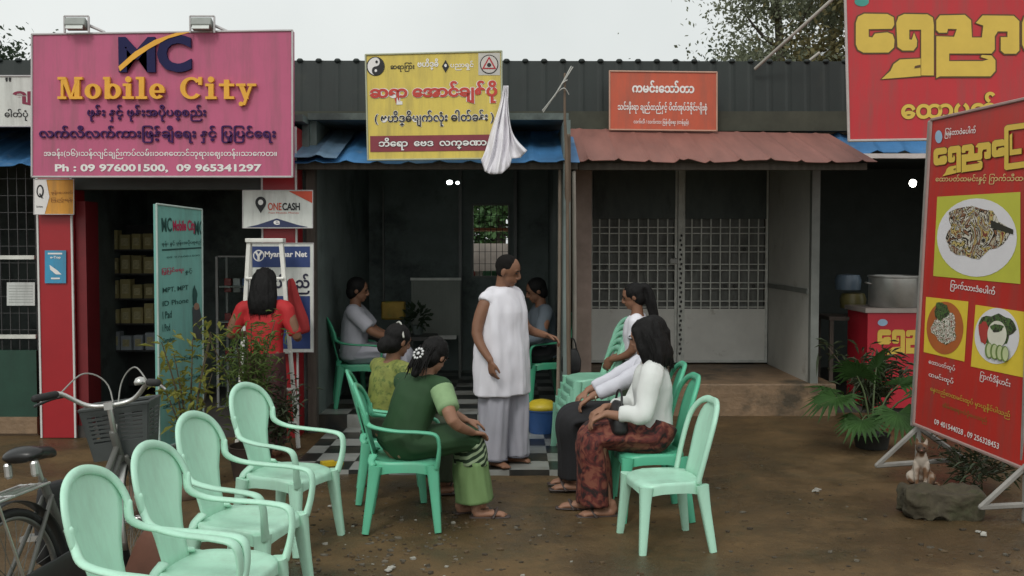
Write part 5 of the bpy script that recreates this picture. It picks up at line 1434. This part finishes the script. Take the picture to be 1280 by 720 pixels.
white_bl = mat("white_blouse_cloth", (.66, .68, .66), .85, .04, 3, bump=.08, bscale=18)
k = 1.0; J = sit(k, 3, .42, .33, .29, 10, tw=-10)
arms(J, k, (.31, .17, .665), (.29, -.02, .675), (-.5, .6, -.9), (-.5, -.5, -.9))
J['handl'] = (V((.9, -.1, -.45)), V((-.2, 0, -1)), V((.2, -1, 0)), .5); J['handr'] = (V((.9, .3, -.45)), V((-.2, 0, -1)), V((.2, 1, 0)), .5)
J['footl'] = V((1, .1, 0)); J['footr'] = V((1, -.1, 0)); J['anr'] = V((.40, -.09, .085))
J['face'] = V((.80, -.55, -.22))
ww, s, f, u = person("seated woman with long black hair, white blouse and rust patterned skirt", .88, 6.34, 183, J, None, k, sk=SK2)
top_garment(J, white_bl, k, "blouse", 1.62, .06, 1.0, ww, sl_r=.066, cuff=.05, wr=.010)
skirt_sit(J, rustp, k, ww, "skirt", hem_z=.075, w=.205)
for sd in 'lr': shoe(J, sd, mat("dark_sandal", (.05, .035, .03), .5), ww, k)
hb = MB(); hair_cap(hb, J['hed'], s, f, u, k)
hb.sweep([J['hed'] - f * .03 + u * .05, J['hed'] - f * .06 - u * .06, J['hed'] - f * .075 - u * .13, J['hed'] - f * .08 - u * .175], [(.095, .075), (.116, .08), (.128, .068), (.118, .045)], side=s, n=18, sub=4, fold=lambda a, q: .06 * math.sin(7 * a) + .04 * math.sin(13 * a + 4 * q))
for q in (1, -1): hb.sweep([J['hed'] + s * q * .07 + u * .06 + f * .02, J['hed'] + s * q * .09 - u * .06, J['hed'] + s * q * .085 - u * .17 - f * .01], [.03, .035, .025], n=10, sub=3)
hb.fuse("hair", hairm, ww, voxel=.008, it=1, wr=.007, wscale=36, wst=(1, 1, .2)); strands(ww, J['hed'], s, f, u, k, .125, .185, 160, 4)
bg_ = MB(); bg_.sweep([(.22, .05, .53), (.22, .05, .60), (.21, .05, .68)], [(.17, .06), (.165, .055), (.13, .03)], side=(0, 1, 0), n=20, sub=3, sq=.6)
bo = bg_.build("handbag", blackbag, smooth=True); bo.location = (.88, 6.34, .02); bo.rotation_euler = (0, 0, R(183)); tag(bo, "black handbag resting on the lap of the woman in the rust skirt", "bag")
bt = MB(); bt.sweep([(.21, -.09, .67), (.2, -.03, .76), (.2, .10, .76), (.21, .17, .67)], [.008] * 4, n=6, sub=4); bt.build("strap", blackbag, bo, smooth=True)

# ---- 5. woman behind her in a black skirt
J = sit(.96, -9, .42, .46, .46, 14); arms(J, .98, (.44, .16, .62), (.44, -.12, .62), (-.4, .9, -.6), (-.4, -.8, -.6))
J['handl'] = (V((.8, -.1, -.6)), V((-.2, 0, -1)), V((.2, -1, 0)), .5); J['handr'] = (V((.8, .3, -.6)), V((-.2, 0, -1)), V((.2, 1, 0)), .5)
wk, s, f, u = person("seated woman in white sleeves and long black skirt hidden behind the rust skirt", .89, 7.0, 181, J, None, 1.0, sk=SK2)
top_garment(J, mat("lilac_white_cloth", (.60, .60, .66), .85, .06, 4), 1.0, "blouse", 1.78, .06, 1.0, wk, sl_r=.062, wr=.010)
skirt_sit(J, mat("black_cloth", (.012, .012, .014), .85, .2, 5), 1.0, wk, "skirt", hem_z=.09, w=.21)
for sd in 'lr': shoe(J, sd, mat("dark_sandal", (.05, .035, .03), .5), wk, 1)
hb = MB(); hair_cap(hb, J['hed'], s, f, u, 1); hb.sweep([J['hed'] - f * .06, J['hed'] - f * .08 - u * .2], [.08, .05], n=12, sub=3); hb.fuse("hair", hairm, wk, voxel=.01, it=3)
MB().sweep([J['wrl'] - V((.03, 0, 0)) + V((0, .028, 0)), J['wrl'] - V((.03, 0, -.028)), J['wrl'] - V((.03, .028, 0)), J['wrl'] - V((.03, 0, .028)), J['wrl'] - V((.03, -.027, .002))], [.005] * 5, n=6, sub=4).build("bracelet", mat("pale_bead", (.6, .55, .4), .4), wk, smooth=True)

# ---- 6. girl with the long ponytail
k = .86; J = {}
J['pel'] = V((0, 0, .755)); J['wst'] = V((0, 0, .88)); J['cst'] = V((.01, 0, 1.01)); J['nek'] = V((.0, 0, 1.165)); J['hed'] = V((.035, 0, 1.30)); J['side'] = V((0, 1, 0)); J['face'] = V((.96, .1, -.28))
for sd, q in (('l', 1), ('r', -1)):
    J['sh' + sd] = V((0, q * .145, 1.115)); J['hp' + sd] = V((0, q * .075, .735)); J['kn' + sd] = V((.02, q * .08, .40)); J['an' + sd] = V((0, q * .085, .07))
arms(J, k, (.20, .10, .80), (.20, -.10, .80), (-1, .5, -.4), (-1, -.5, -.4))
J['handl'] = (V((.6, -.3, -.8)), V((-.5, -1, 0)), V((1, 0, .5)), .5); J['handr'] = (V((.6, .3, -.8)), V((-.5, 1, 0)), V((1, 0, .5)), .5)
gp_, s, f, u = person("girl standing in a white top with a long black ponytail down her back", 1.0, 7.95, 168, J, None, k)
top_garment(J, white_cl, k, "blouse", .6, .1, 1.0, gp_, wr=.006)
MB().sweep([(0, 0, .80), (.0, 0, .6), (.01, 0, .3), (.01, 0, .12)], [(.15, .12), (.16, .125), (.155, .12), (.155, .125)], side=(0, 1, 0), n=40, sub=5, cap=.02, fold=lambda a, q: .03 * math.sin(7 * a)).build("skirt", mat("dark_olive_cloth", (.03, .04, .02), .8, .2, 6), gp_, smooth=True)
hb = MB(); hair_cap(hb, J['hed'], s, f, u, k); b0 = J['hed'] - f * .10 * k + u * .05
hb.ell(b0, (.04, .04, .035)); hb.sweep([b0 + f * .03, b0 - f * .03 - u * .01, b0 - f * .035 - u * .13, b0 - f * .02 - u * .30, b0 + f * .01 - u * .42], [.03, .036, .045, .036, .014], n=14, sub=5, fold=lambda a, q: .1 * math.sin(5 * a + 2 * q))
hb.fuse("hair", hairm, gp_, voxel=.008, it=2, wr=.004, wscale=36, wst=(1, 1, .25))

# ---- 7. woman in red at the ladder
k = .93; J = {}
J['pel'] = V((0, 0, .815)); J['wst'] = V((0, 0, .95)); J['cst'] = V((.01, 0, 1.09)); J['nek'] = V((.0, 0, 1.26)); J['hed'] = V((.025, 0, 1.405)); J['side'] = V((0, 1, 0)); J['face'] = V((1, .05, -.15))
for sd, q in (('l', 1), ('r', -1)):
    J['sh' + sd] = V((0, q * .165, 1.205)); J['hp' + sd] = V((0, q * .08, .795)); J['kn' + sd] = V((.02, q * .085, .43)); J['an' + sd] = V((0, q * .09, .075))
arms(J, k, (.20, .22, .98), (.20, -.20, .98), (-1, .5, -.4), (-1, -.5, -.4))
J['handl'] = (V((.9, -.2, -.1)), V((0, -1, 0)), V((0, 0, 1)), .5); J['handr'] = (V((.9, .2, .1)), V((0, 1, 0)), V((0, 0, 1)), .5)
wr2, s, f, u = person("woman in a red shirt seen from behind at the step ladder", P(331, 400, 8.08).x, 8.08, 84, J, None, k)
redc = mat("bright_red_shirt", (.43, .016, .020), .75, .1, 4)
top_garment(J, redc, k, "shirt", .92, .22, .96, wr2, wr=.010, sl_r=.060)
MB().sweep([(0, 0, .84), (.0, 0, .6), (.01, 0, .3), (.01, 0, .10)], [(.155, .125), (.17, .13), (.16, .125), (.16, .13)], side=(0, 1, 0), n=40, sub=5, cap=.02, fold=lambda a, q: .03 * math.sin(7 * a)).build("skirt", mat("dark_maroon_cloth", (.05, .012, .014), .8, .2, 6), wr2, smooth=True)
hb = MB(); hair_cap(hb, J['hed'], s, f, u, k * 1.03); hb.sweep([J['hed'] - f * .03 + u * .05, J['hed'] - f * .055 - u * .05, J['hed'] - f * .07 - u * .17, J['hed'] - f * .07 - u * .235], [(.095, .08), (.112, .08), (.118, .07), (.10, .05)], side=s, n=18, sub=4, fold=lambda a, q: .04 * math.sin(6 * a + q))
hb.fuse("hair", hairm, wr2, voxel=.008, it=1, wr=.006, wscale=36, wst=(1, 1, .2)); strands(wr2, J['hed'], s, f, u, k, .11, .235, 110, 5)

# ---- 8. person in white seated inside the open shop
J = sit(1.0, 2, .42, .43, .42, 8); J['floor'] = 0; arms(J, 1.0, (.36, .12, .66), (.38, -.10, .66), (-.4, .9, -.6), (-.4, -.8, -.6))
J['handl'] = (V((.9, -.1, -.3)), V((-.2, 0, -1)), V((.2, -1, 0)), .5); J['handr'] = (V((.9, .3, -.3)), V((-.2, 0, -1)), V((.2, 1, 0)), .5)
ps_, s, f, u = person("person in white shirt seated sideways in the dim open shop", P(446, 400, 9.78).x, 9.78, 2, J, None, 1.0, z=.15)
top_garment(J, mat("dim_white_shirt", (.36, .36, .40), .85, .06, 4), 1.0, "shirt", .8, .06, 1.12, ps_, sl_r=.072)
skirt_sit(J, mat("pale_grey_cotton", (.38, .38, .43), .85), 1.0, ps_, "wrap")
for sd in 'lr': shoe(J, sd, mat("dark_sandal", (.05, .035, .03), .5), ps_, 1)
hb = MB(); hair_cap(hb, J['hed'], s, f, u, 1); hb.fuse("hair", hairm, ps_, voxel=.01, it=3)

# ---- 9. person behind the man
J = sit(1.0, 6, .42, .42, .40, 14); arms(J, 1.0, (.30, .2, .62), (.34, -.16, .60), (-.4, .9, -.6), (-.4, -.8, -.6))
J['handl'] = (V((.9, -.1, -.3)), V((-.2, 0, -1)), V((.2, -1, 0)), .5); J['handr'] = (V((.9, .3, -.3)), V((-.2, 0, -1)), V((.2, 1, 0)), .5)
pb, s, f, u = person("person in pale blue grey seated behind the standing man", P(679, 400, 9.85).x, 9.88, 192, J, None, 1.0, z=.15)
top_garment(J, mat("blue_grey_shirt", (.11, .135, .16), .85, .1, 4), 1.0, "shirt", 1.7, .06, 1.0, pb)
skirt_sit(J, mat("black_cloth", (.012, .012, .014), .85, .2, 5), 1.0, pb, "wrap")
for sd in 'lr': shoe(J, sd, mat("dark_sandal", (.05, .035, .03), .5), pb, 1)
hb = MB(); hair_cap(hb, J['hed'], s, f, u, 1); hb.fuse("hair", hairm, pb, voxel=.01, it=3)

# ================================================================== BICYCLE
bi = thing("bicycle", "old black bicycle with grey front basket and silver handlebar", "bicycle", (-1.965, 3.97, 0), R(82))
bi.rotation_euler = (R(-7), 0, R(82))
blk = mat("worn_black_paint", (.03, .032, .032), .45, .3, 8); chrome = mat("dull_chrome", (.55, .55, .53), .3, .12, 8, metal=.75); rub = mat("black_rubber", (.015, .015, .015), .7); frm = mat("silver_grey_frame", (.10, .10, .09), .4, .15, 6)
def wheel(x):
    t = MB(); ring = [(x + .30 * math.cos(6.28318 * a / 48), 0, .325 + .30 * math.sin(6.28318 * a / 48)) for a in range(49)]
    t.sweep(ring, [.019] * 49, side=(0, 1, 0), n=9, cap=0); wl_ = t.build("wheel", rub, bi, smooth=True)
    r_ = MB(); ring = [(x + .278 * math.cos(6.28318 * a / 48), 0, .325 + .278 * math.sin(6.28318 * a / 48)) for a in range(49)]
    r_.sweep(ring, [(.014, .010)] * 49, side=(0, 1, 0), n=8, cap=0); r_.build("rim", mat("dull_rim", (.22, .22, .21), .4, .2, metal=.6), wl_, smooth=True)
    sp = MB()
    for i in range(28):
        a = 6.28318 * i / 28; sp.sweep([(x + .02 * math.cos(a + .8), (.03 if i % 2 else -.03), .325 + .02 * math.sin(a + .8)), (x + .272 * math.cos(a), 0, .325 + .272 * math.sin(a))], [.0018] * 2, n=4, cap=0)
    sp.build("spokes", mat("dull_spoke", (.14, .14, .13), .4, .2, metal=.5), wl_)
    MB().sweep([(x, -.05, .325), (x, .05, .325)], [.02, .02], n=10).build("hub", chrome, wl_, smooth=True)
    fd = MB(); arc = [(x + .345 * math.cos(R(a)), 0, .325 + .345 * math.sin(R(a))) for a in (range(-10, 150, 8) if x < .5 else range(40, 200, 8))]
    fd.sweep(arc, [(.030, .004)] * len(arc), side=(0, 1, 0), n=8, cap=0); fd.build("mudguard", chrome if x > .5 else blk, bi, smooth=True)
wheel(0); wheel(1.06)
f_ = MB()
f_.sweep([(.86, 0, .80), (.90, 0, .66)], [.02, .02], n=10); f_.sweep([(.89, 0, .68), (.62, 0, .42), (.42, 0, .29)], [.019, .019, .019], n=9, sub=3); f_.sweep([(.88, 0, .73), (.60, 0, .50), (.34, 0, .45)], [.016] * 3, n=9, sub=3)
f_.sweep([(.42, 0, .29), (.27, 0, .70)], [.018, .018], n=9)
for s_ in (-1, 1):
    f_.sweep([(0, s_ * .05, .325), (.42, s_ * .02, .29)], [.011] * 2, n=7); f_.sweep([(0, s_ * .05, .325), (.29, s_ * .02, .63)], [.010] * 2, n=7)
f_.build("frame", frm, bi, smooth=True)
fk = MB()
for s_ in (-1, 1): fk.sweep([(.90, s_ * .03, .67), (.97, s_ * .045, .5), (1.06, s_ * .05, .325)], [.014, .012, .010], n=8, sub=3)
fk.build("fork", frm, bi, smooth=True)
hbm = MB(); hbm.sweep([(.86, 0, .80), (.83, 0, .94)], [.014, .014], n=9); hbm.box((.835, 0, .935), (.05, .04, .035))
hbm.sweep([(.72, .235, 1.03), (.79, .20, 1.025), (.855, .11, .95), (.845, 0, .935), (.855, -.11, .95), (.79, -.20, 1.025), (.72, -.235, 1.03)], [.0115] * 7, n=10, sub=5)
hb_ = hbm.build("handlebar", chrome, bi, smooth=True, ang=50)
for s_ in (-1, 1):
    MB().sweep([(.76, s_ * .215, 1.028), (.655, s_ * .275, 1.028)], [.018, .018], n=10).build("grip", rub, hb_, smooth=True)
    MB().sweep([(.80, s_ * .195, 1.01), (.80, s_ * .25, 1.005), (.70, s_ * .295, .99)], [.007] * 3, n=6, sub=3).build("brake_lever", chrome if s_ < 0 else blk, hb_, smooth=True)
MB().lathe([(.028, 0), (.03, .015), (.02, .032), (.004, .038)], (.80, -.165, 1.02), n=16).build("bell", chrome, hb_, smooth=True)
cbm = MB()
for s_ in (-1, 1): cbm.sweep([(.79, s_ * .20, 1.03), (.92, s_ * .12, 1.10), (.98, s_ * .03, 1.02), (.90, 0, .80)], [.004] * 4, n=5, sub=6)
cbm.build("brake_cable", mat("pale_cable", (.25, .25, .23), .5), bi)
bsk = MB(); bm1 = mat("grey_plastic_basket", (.055, .062, .06), .55, .2, 5)
w0, w1 = .125, .162
cor = [[(.93, -w0, .66), (.93, w0, .66), (1.14, w0, .66), (1.14, -w0, .66)], [(.91, -w1, .92), (.91, w1, .92), (1.17, w1, .92), (1.17, -w1, .92)]]
def lerp3(a, b, t): return V(a) * (1 - t) + V(b) * t
for sd in range(4):
    a0, b0, a1, b1 = cor[0][sd], cor[0][(sd + 1) % 4], cor[1][sd], cor[1][(sd + 1) % 4]
    def q_(u_, v_): return lerp3(lerp3(a0, b0, u_), lerp3(a1, b1, u_), v_)
    def cell(u0, u1, v0, v1): bsk.face(q_(u0, v0), q_(u1, v0), q_(u1, v1), q_(u0, v1))
    cell(0, 1, 0, .3); cell(0, 1, .86, 1)
    for u0, u1 in ((0, .08), (.44, .56), (.92, 1)): cell(u0, u1, .3, .86)
    for j in range(7):
        v0 = .3 + .08 * j
        cell(.08, .44, v0, v0 + .045); cell(.56, .92, v0, v0 + .045)
bsk.face(*cor[0])
for sd in range(4): bsk.sweep([cor[1][sd], cor[1][(sd + 1) % 4]], [.010] * 2, n=6)
bsk.build("basket", bm1, bi, solid=.006)
sd_ = MB(); sd_.sweep([(.13, 0, .83), (.17, 0, .838), (.24, 0, .825), (.32, 0, .815), (.36, 0, .80)], [(.075, .026), (.088, .034), (.072, .03), (.036, .026), (.022, .018)], side=(0, 1, 0), n=16, sub=4)
so_ = sd_.build("saddle", mat("black_saddle", (.012, .012, .012), .35), bi, smooth=True)
MB().sweep([(.27, 0, .68), (.235, 0, .81)], [.012, .012], n=8).build("seat_post", chrome, bi, smooth=True)
sg = MB()
for s_ in (-1, 1):
    for zc in (0,): sg.sweep([(.14, s_ * .06, .80), (.14, s_ * .06, .755)], [.016, .016], n=8)
sg.build("saddle_spring", chrome, so_)
rk = MB()
for y in (-.065, -.02, .02, .065): rk.sweep([(.22, y, .70), (-.24, y, .70)], [.006] * 2, n=6)
for x in (.2, -.02, -.23): rk.sweep([(x, -.068, .70), (x, .068, .70)], [.006] * 2, n=6)
for s_ in (-1, 1): rk.sweep([(-.12, s_ * .065, .70), (0, s_ * .055, .325)], [.006] * 2, n=6)
rk.build("rear_rack", chrome, bi)
MB().sweep([(-.27, 0, .60), (-.285, 0, .60)], [.028, .028], n=14).build("reflector", mat("red_reflector", (.5, .02, .02), .2), bi, smooth=True)
cg = MB(); cg.sweep([(0, -.06, .325), (.2, -.06, .325), (.42, -.06, .30)], [(.05, .008), (.055, .008), (.09, .008)], side=(0, 0, 1), n=14, sub=4); cg.build("chain_guard", blk, bi, smooth=True)
cr = MB(); cr.sweep([(.42, -.07, .29), (.42, .07, .29)], [.014] * 2, n=8); cr.sweep([(.42, -.08, .29), (.50, -.08, .14)], [.009] * 2, n=7); cr.sweep([(.42, .08, .29), (.34, .08, .44)], [.009] * 2, n=7); cr.box((.50, -.13, .135), (.06, .09, .022)); cr.box((.34, .13, .445), (.06, .09, .022)); cr.build("crank", chrome, bi)
kst = MB().sweep([(.05, .06, .30), (.12, .20, .03)], [.009] * 2, n=7).build("kickstand", chrome, bi)
sb = MB(); sb.sweep([(0, 0, .02), (0, 0, .18), (0, 0, .34)], [(.095, .04), (.10, .045), (.085, .03)], side=(1, 0, 0), n=16, sub=3, sq=.6)
so2 = sb.build("saddlebag", mat("black_bag_cloth", (.014, .014, .015), .6, .2), smooth=True)
c = P(68, 655, 4.4); so2.location = (c.x + .005, 4.4, c.z - .17); so2.rotation_euler = (0, 0, R(70)); tag(so2, "black bag hanging at the side of the bicycle under its saddle", "bag")

for ch in kids(bi):      # bars, basket, fork and front wheel turned a little to the left
    if ch.name.split('.')[0] in ('handlebar', 'brake_cable', 'basket', 'fork') or ch.name == 'wheel.001' or ch.name == 'mudguard.001':
        pv = V((.88, 0, 0)); ch.rotation_euler = (0, 0, R(16)); ch.location = pv - M4.Rotation(R(16), 3, 'Z') @ pv
# brown cloth bag in the chairs
bb = MB(); x_, y_ = gon(196, 715); 
x_, y_ = -1.62, 4.55
bb.sweep([(0, 0, .0), (0, 0, .16), (.02, 0, .34), (.05, 0, .42)], [(.16, .12), (.17, .13), (.12, .09), (.05, .04)], side=(1, 0, 0), n=22, sub=4, fold=lambda a, q: .07 * math.sin(5 * a + 4 * q) + .04 * math.sin(9 * a))
o = bb.build("cloth_bag", mat("reddish_brown_bag", (.13, .055, .035), .8, .25, 6), smooth=True); o.location = (x_, y_, -.005); tag(o, "reddish brown cloth bag slumped on the ground behind the near armchairs", "bag")
for i, (px, py, s_, lab) in enumerate(((165, 640, .17, "larger brown rock on the ground behind the mint armchairs"), (232, 622, .12, "smaller brown rock on the ground behind the mint armchairs"))):
    x_, y_ = gon(px, py); rb = MB().ell((0, 0, 0), (s_, s_ * .8, s_ * .6), n=22, m=14)
    o = rb.build("rock", mat("brown_rock", (.11, .07, .045), .9, .3, 5, bump=.4, bscale=14), smooth=True)
    for v in o.data.vertices: v.co += v.co.normalized() * .035 * NZ.noise(v.co * 9 + V((i * 7, 0, 0)))
    o.location = (x_, y_, s_ * .35); tag(o, lab, "rock", "rocks behind the armchairs")

# ================================================================== PLANTS
def bush(name, label, x, y, h, m, seed, n_st, n_lf, l, wd, spread, group, pot=True):
    rr = random.Random(seed); t = thing(name, label, "plant", (x, y, 0), 0, group)
    if pot: MB().lathe([(.12, 0), (.16, .24), (.17, .25), (.15, .25), (.145, .2), (.01, .2)], n=24).build("pot", mat("dark_clay_pot", (.06, .04, .03), .8, .3, 5), t, smooth=True, ang=40)
    stm = MB(); tips = []
    for k in range(n_st):
        a = rr.uniform(0, 6.28); s_ = spread * rr.uniform(.3, 1); H = h * rr.uniform(.65, 1)
        q = [V((.03 * math.cos(a), .03 * math.sin(a), .18)), V((s_ * .4 * math.cos(a), s_ * .4 * math.sin(a), H * .6)), V((s_ * math.cos(a), s_ * math.sin(a), H))]
        pp, r_ = catmull(q, [.009, .007, .003], 6); stm.sweep(pp, r_, n=5); tips.append(pp)
    stm.build("stem", mat("brown_stem", (.08, .06, .035), .8), t)
    lf = MB()
    for k in range(n_lf):
        pp = rr.choice(tips); i = rr.randint(4, len(pp) - 1); p = pp[i] + V((rr.gauss(0, .05), rr.gauss(0, .05), rr.gauss(0, .05)))
        d = V((rr.gauss(0, 1), rr.gauss(0, 1), rr.gauss(.3, .6))).normalized(); sd2 = d.cross(V((rr.uniform(-.4, .4), rr.uniform(-.4, .4), 1))).normalized(); L = l * rr.uniform(.6, 1.3)
        dr = V((0, 0, -.25 * L))
        lf.face(p, p + d * L * .5 + sd2 * wd * L, p + d * L + dr); lf.face(p, p + d * L + dr, p + d * L * .5 - sd2 * wd * L)
    lf.build("foliage", m, t)
    return t
crot = leafmat("yellow_croton_leaf", (.24, .24, .05), .35, 12, dirt=((.07, .11, .03), 14, .50)); feath = leafmat("olive_feather_leaf", (.13, .19, .055), .45, 9)
bush("potted_shrub", "yellow leaved potted shrub before the teal banner", P(236, 450, 7.0).x, 7.0, 1.12, crot, 5, 8, 250, .10, .17, .24, "shrubs behind the armchairs")
bush("potted_shrub", "fine leaved olive shrub beneath the woman in red", P(312, 450, 7.25).x, 7.25, 1.20, feath, 9, 16, 1250, .08, .09, .30, "shrubs behind the armchairs")
bush("potted_shrub", "low thin dark shrub between the olive shrub and the ladder foot", P(345, 520, 7.5).x, 7.5, .72, mat("dim_green_leaf", (.035, .05, .02), .6, .3, 10), 14, 12, 420, .08, .14, .22, "shrubs behind the armchairs", pot=False)

pm = thing("fan_palm", "fan palm with dark drooping leaf fans beside the red counter", "palm", (P(1090, 520, 8.4).x, 8.4, 0))
MB().lathe([(.13, 0), (.15, .11), (.155, .12), (.14, .12), (.13, .10), (.01, .10)], n=24).build("pot", mat("black_pot", (.022, .021, .017), .7, .3, 5), pm, smooth=True, ang=40)
stm = MB(); palm_m = leafmat("palm_leaf", (.035, .085, .02), .4, 5, t=.25); pr = random.Random(4)
fans = [((-.30, -.10, .56), (-.75, -.45, -.35), .34), ((.34, -.12, .60), (.60, -.60, -.15), .34), ((.10, -.25, .46), (.1, -.8, -.75), .33), ((-.10, .05, .72), (-.4, -.5, .75), .27), ((.08, .15, .78), (.3, -.3, .9), .26), ((-.22, .2, .55), (-.8, .3, .2), .28), ((.28, .2, .62), (.8, .3, .3), .28), ((-.16, -.25, .40), (-.4, -.8, -.5), .28)]
for hub_, d, L in fans:
    hub_ = V((hub_[0] * 1.12, hub_[1] * 1.1, hub_[2] - .12)); d = V(d).normalized()
    stm.sweep([(0, 0, .1), tuple(hub_ * .5 + V((0, 0, .15))), tuple(hub_)], [.010, .008, .006], n=6, sub=4)
    lf = MB(); s_ = d.cross(V((0, 0, 1))).normalized(); nrm = s_.cross(d)
    for k in range(19):
        a = R(-115 + 230 * k / 18); dd = (d * math.cos(a) + s_ * math.sin(a)).normalized(); LL = L * (1 - .25 * abs(a) / 2) * pr.uniform(.9, 1.08)
        sv = (s_ * math.cos(a) - d * math.sin(a)); wd = .021
        m1 = hub_ + dd * LL * .55 + nrm * .02; e = hub_ + dd * LL + V((0, 0, -.10 * LL * pr.uniform(.5, 2.2))); fo = nrm * .008
        lf.face(hub_, m1 + sv * wd, m1 + fo * 0 - nrm * .008); lf.face(hub_, m1 - nrm * .008, m1 - sv * wd); lf.face(m1 + sv * wd, e, m1 - nrm * .008); lf.face(m1 - nrm * .008, e, m1 - sv * wd)
    lf.build("leaf_fan", palm_m, pm)
stm.build("stalk", mat("green_stalk", (.06, .09, .03), .6), pm, smooth=True)
bush("weed_clump", "dark weed clump growing behind the fan palm by the counter", P(1085, 500, 9.3).x, 9.3, .75, mat("dim_green_leaf", (.035, .05, .02), .6, .3, 10), 24, 14, 500, .16, .07, .4, None, pot=False)
bush("weed_clump", "low dark weeds growing under the leaning menu banner", P(1225, 600, 6.9).x, 6.9, .28, mat("dim_green_leaf", (.035, .05, .02), .6, .3, 10), 27, 22, 420, .09, .1, .45, None, pot=False)

# ================================================================== STONE AND CAT
x_, y_ = gon(1186, 650)
sb = MB().box((0, 0, .085), (.52, .28, .19)); o = sb.build("stone_block", mat("mossy_stone", (.060, .050, .030), .9, .4, 6, bump=.9, bscale=16, dirt=((.05, .052, .024), 5, .5)))
bmx = bmesh.new(); bmx.from_mesh(o.data); bmesh.ops.subdivide_edges(bmx, edges=bmx.edges[:], cuts=22, use_grid_fill=True)
for v in bmx.verts:
    c = V((v.co.x / .25, v.co.y / .13, (v.co.z - .085) / .09)); rr_ = max(1, (abs(c.x) ** 9 + abs(c.y) ** 9 + abs(c.z) ** 9) ** (1 / 9))
    v.co = V((v.co.x / rr_, v.co.y / rr_, .085 + (v.co.z - .085) / rr_)) + v.normal * 0
    v.co += V((NZ.noise(v.co * 7), NZ.noise(v.co * 7 + V((5, 0, 0))), NZ.noise(v.co * 8 + V((0, 9, 0))))) * .040
    v.co += V((NZ.noise(v.co * 22), NZ.noise(v.co * 22 + V((5, 0, 0))), NZ.noise(v.co * 22 + V((0, 9, 0))))) * .016
bmx.to_mesh(o.data); bmx.free(); o.data.polygons.foreach_set("use_smooth", [True] * len(o.data.polygons))
o.location = (x_, y_ + .10, .0); o.rotation_euler = (0, 0, R(-4)); tag(o, "mossy stone block lying in the mud in front of the cat", "stone block")

cx, cy = gon(1151, 612)
fur = bpy.data.materials.new("ginger_white_fur"); fur.use_nodes = True
def _fur():
    n = fur.node_tree.nodes; l = fur.node_tree.links; tc = n.new("ShaderNodeTexCoord"); z = n.new("ShaderNodeTexNoise"); z.inputs['Scale'].default_value = 7; z.inputs['Detail'].default_value = 2
    r = n.new("ShaderNodeValToRGB"); r.color_ramp.elements[0].position = .46; r.color_ramp.elements[1].position = .54; r.color_ramp.elements[0].color = (.42, .36, .30, 1); r.color_ramp.elements[1].color = (.15, .075, .035, 1)
    k_ = r.color_ramp.elements.new(.66); k_.color = (.05, .035, .025, 1)
    l.new(tc.outputs['Object'], z.inputs[0]); l.new(z.outputs[0], r.inputs[0]); l.new(r.outputs[0], n["Principled BSDF"].inputs['Base Color']); n["Principled BSDF"].inputs['Roughness'].default_value = .9
_fur()
ct_ = MB()   # sitting upright, facing +X
ct_.sweep([(-.085, 0, .055), (-.075, 0, .10), (-.035, 0, .17), (.012, 0, .235), (.030, 0, .275), (.036, 0, .30)], [(.070, .062), (.078, .076), (.064, .064), (.052, .050), (.040, .036), (.034, .032)], side=(0, 1, 0), n=16, sub=4)
for s_ in (1, -1):
    ct_.sweep([(.020, s_ * .034, .215), (.036, s_ * .033, .12), (.040, s_ * .030, .05), (.044, s_ * .030, .015)], [.028, .019, .0145, .014], n=10, sub=3)
    ct_.sweep([(.040, s_ * .030, .013), (.074, s_ * .032, .012)], [(.017, .012)] * 2, n=10)
    ct_.sweep([(-.09, s_ * .050, .08), (-.03, s_ * .070, .095), (-.005, s_ * .066, .06)], [.050, .042, .03], n=12, sub=3)
    ct_.sweep([(-.07, s_ * .062, .02), (-.01, s_ * .068, .014), (.030, s_ * .066, .012)], [.018, .016, .014], n=10, sub=2)
ct_.ell((.052, 0, .335), (.048, .045, .041)); ct_.ell((.086, 0, .322), (.025, .024, .018)); ct_.sweep([(.092, 0, .336), (.110, 0, .327)], [.012, .007], n=8)
for s_ in (1, -1): ct_.sweep([(.038, s_ * .029, .362), (.040, s_ * .035, .395), (.041, s_ * .038, .412)], [(.006, .020), (.005, .012), (.003, .003)], side=(1, 0, 0), n=10, sub=2)
ct_.sweep([(-.14, 0, .03), (-.19, .05, .02), (-.16, .12, .018), (-.07, .13, .016)], [.018, .016, .014, .009], n=10, sub=5)
cat = ct_.fuse("cat", fur, voxel=.0055, it=2); cat.location = (cx, cy, .0); cat.rotation_euler = (0, 0, R(-112)); cat.scale = (.9, .9, .9); tag(cat, "small ginger and white cat sitting behind the mossy stone block", "cat")
for s_ in (1, -1): MB().ell((.093, s_ * .019, .345), (.006, .007, .006), n=8, m=6).build("eye", eyem, cat, smooth=True)
MB().ell((.112, 0, .327), (.005, .007, .005), n=8, m=6).build("nose", mat("pink_nose", (.3, .12, .1), .5), cat, smooth=True)

# scraps that read one by one
for i, (px, py, lab) in enumerate(((1018, 613, "white scrap of paper on the mud left of the cat"), (486, 712, "white crumpled scrap on the mud near the bottom edge"), (1232, 668, "white rubbish scrap on the mud right of the stone block"), (420, 632, "pale stone chip on the mud left of the green dress"))):
    x_, y_ = gon(px, py); m_ = MB(); rr = random.Random(i + 60)
    for q in range(3):
        a = rr.uniform(0, 6); c = V((x_ + rr.uniform(-.04, .04), y_ + rr.uniform(-.04, .04), gz(x_, y_) + .012)); 
        m_.box(c, (.04 * rr.uniform(.5, 1.2), .025, .007), rz=a, rx=rr.uniform(-.4, .4))
    tag(m_.build("scrap", mat("dull_scrap", (.38, .37, .33), .7, .15, 20)), lab, "scrap")
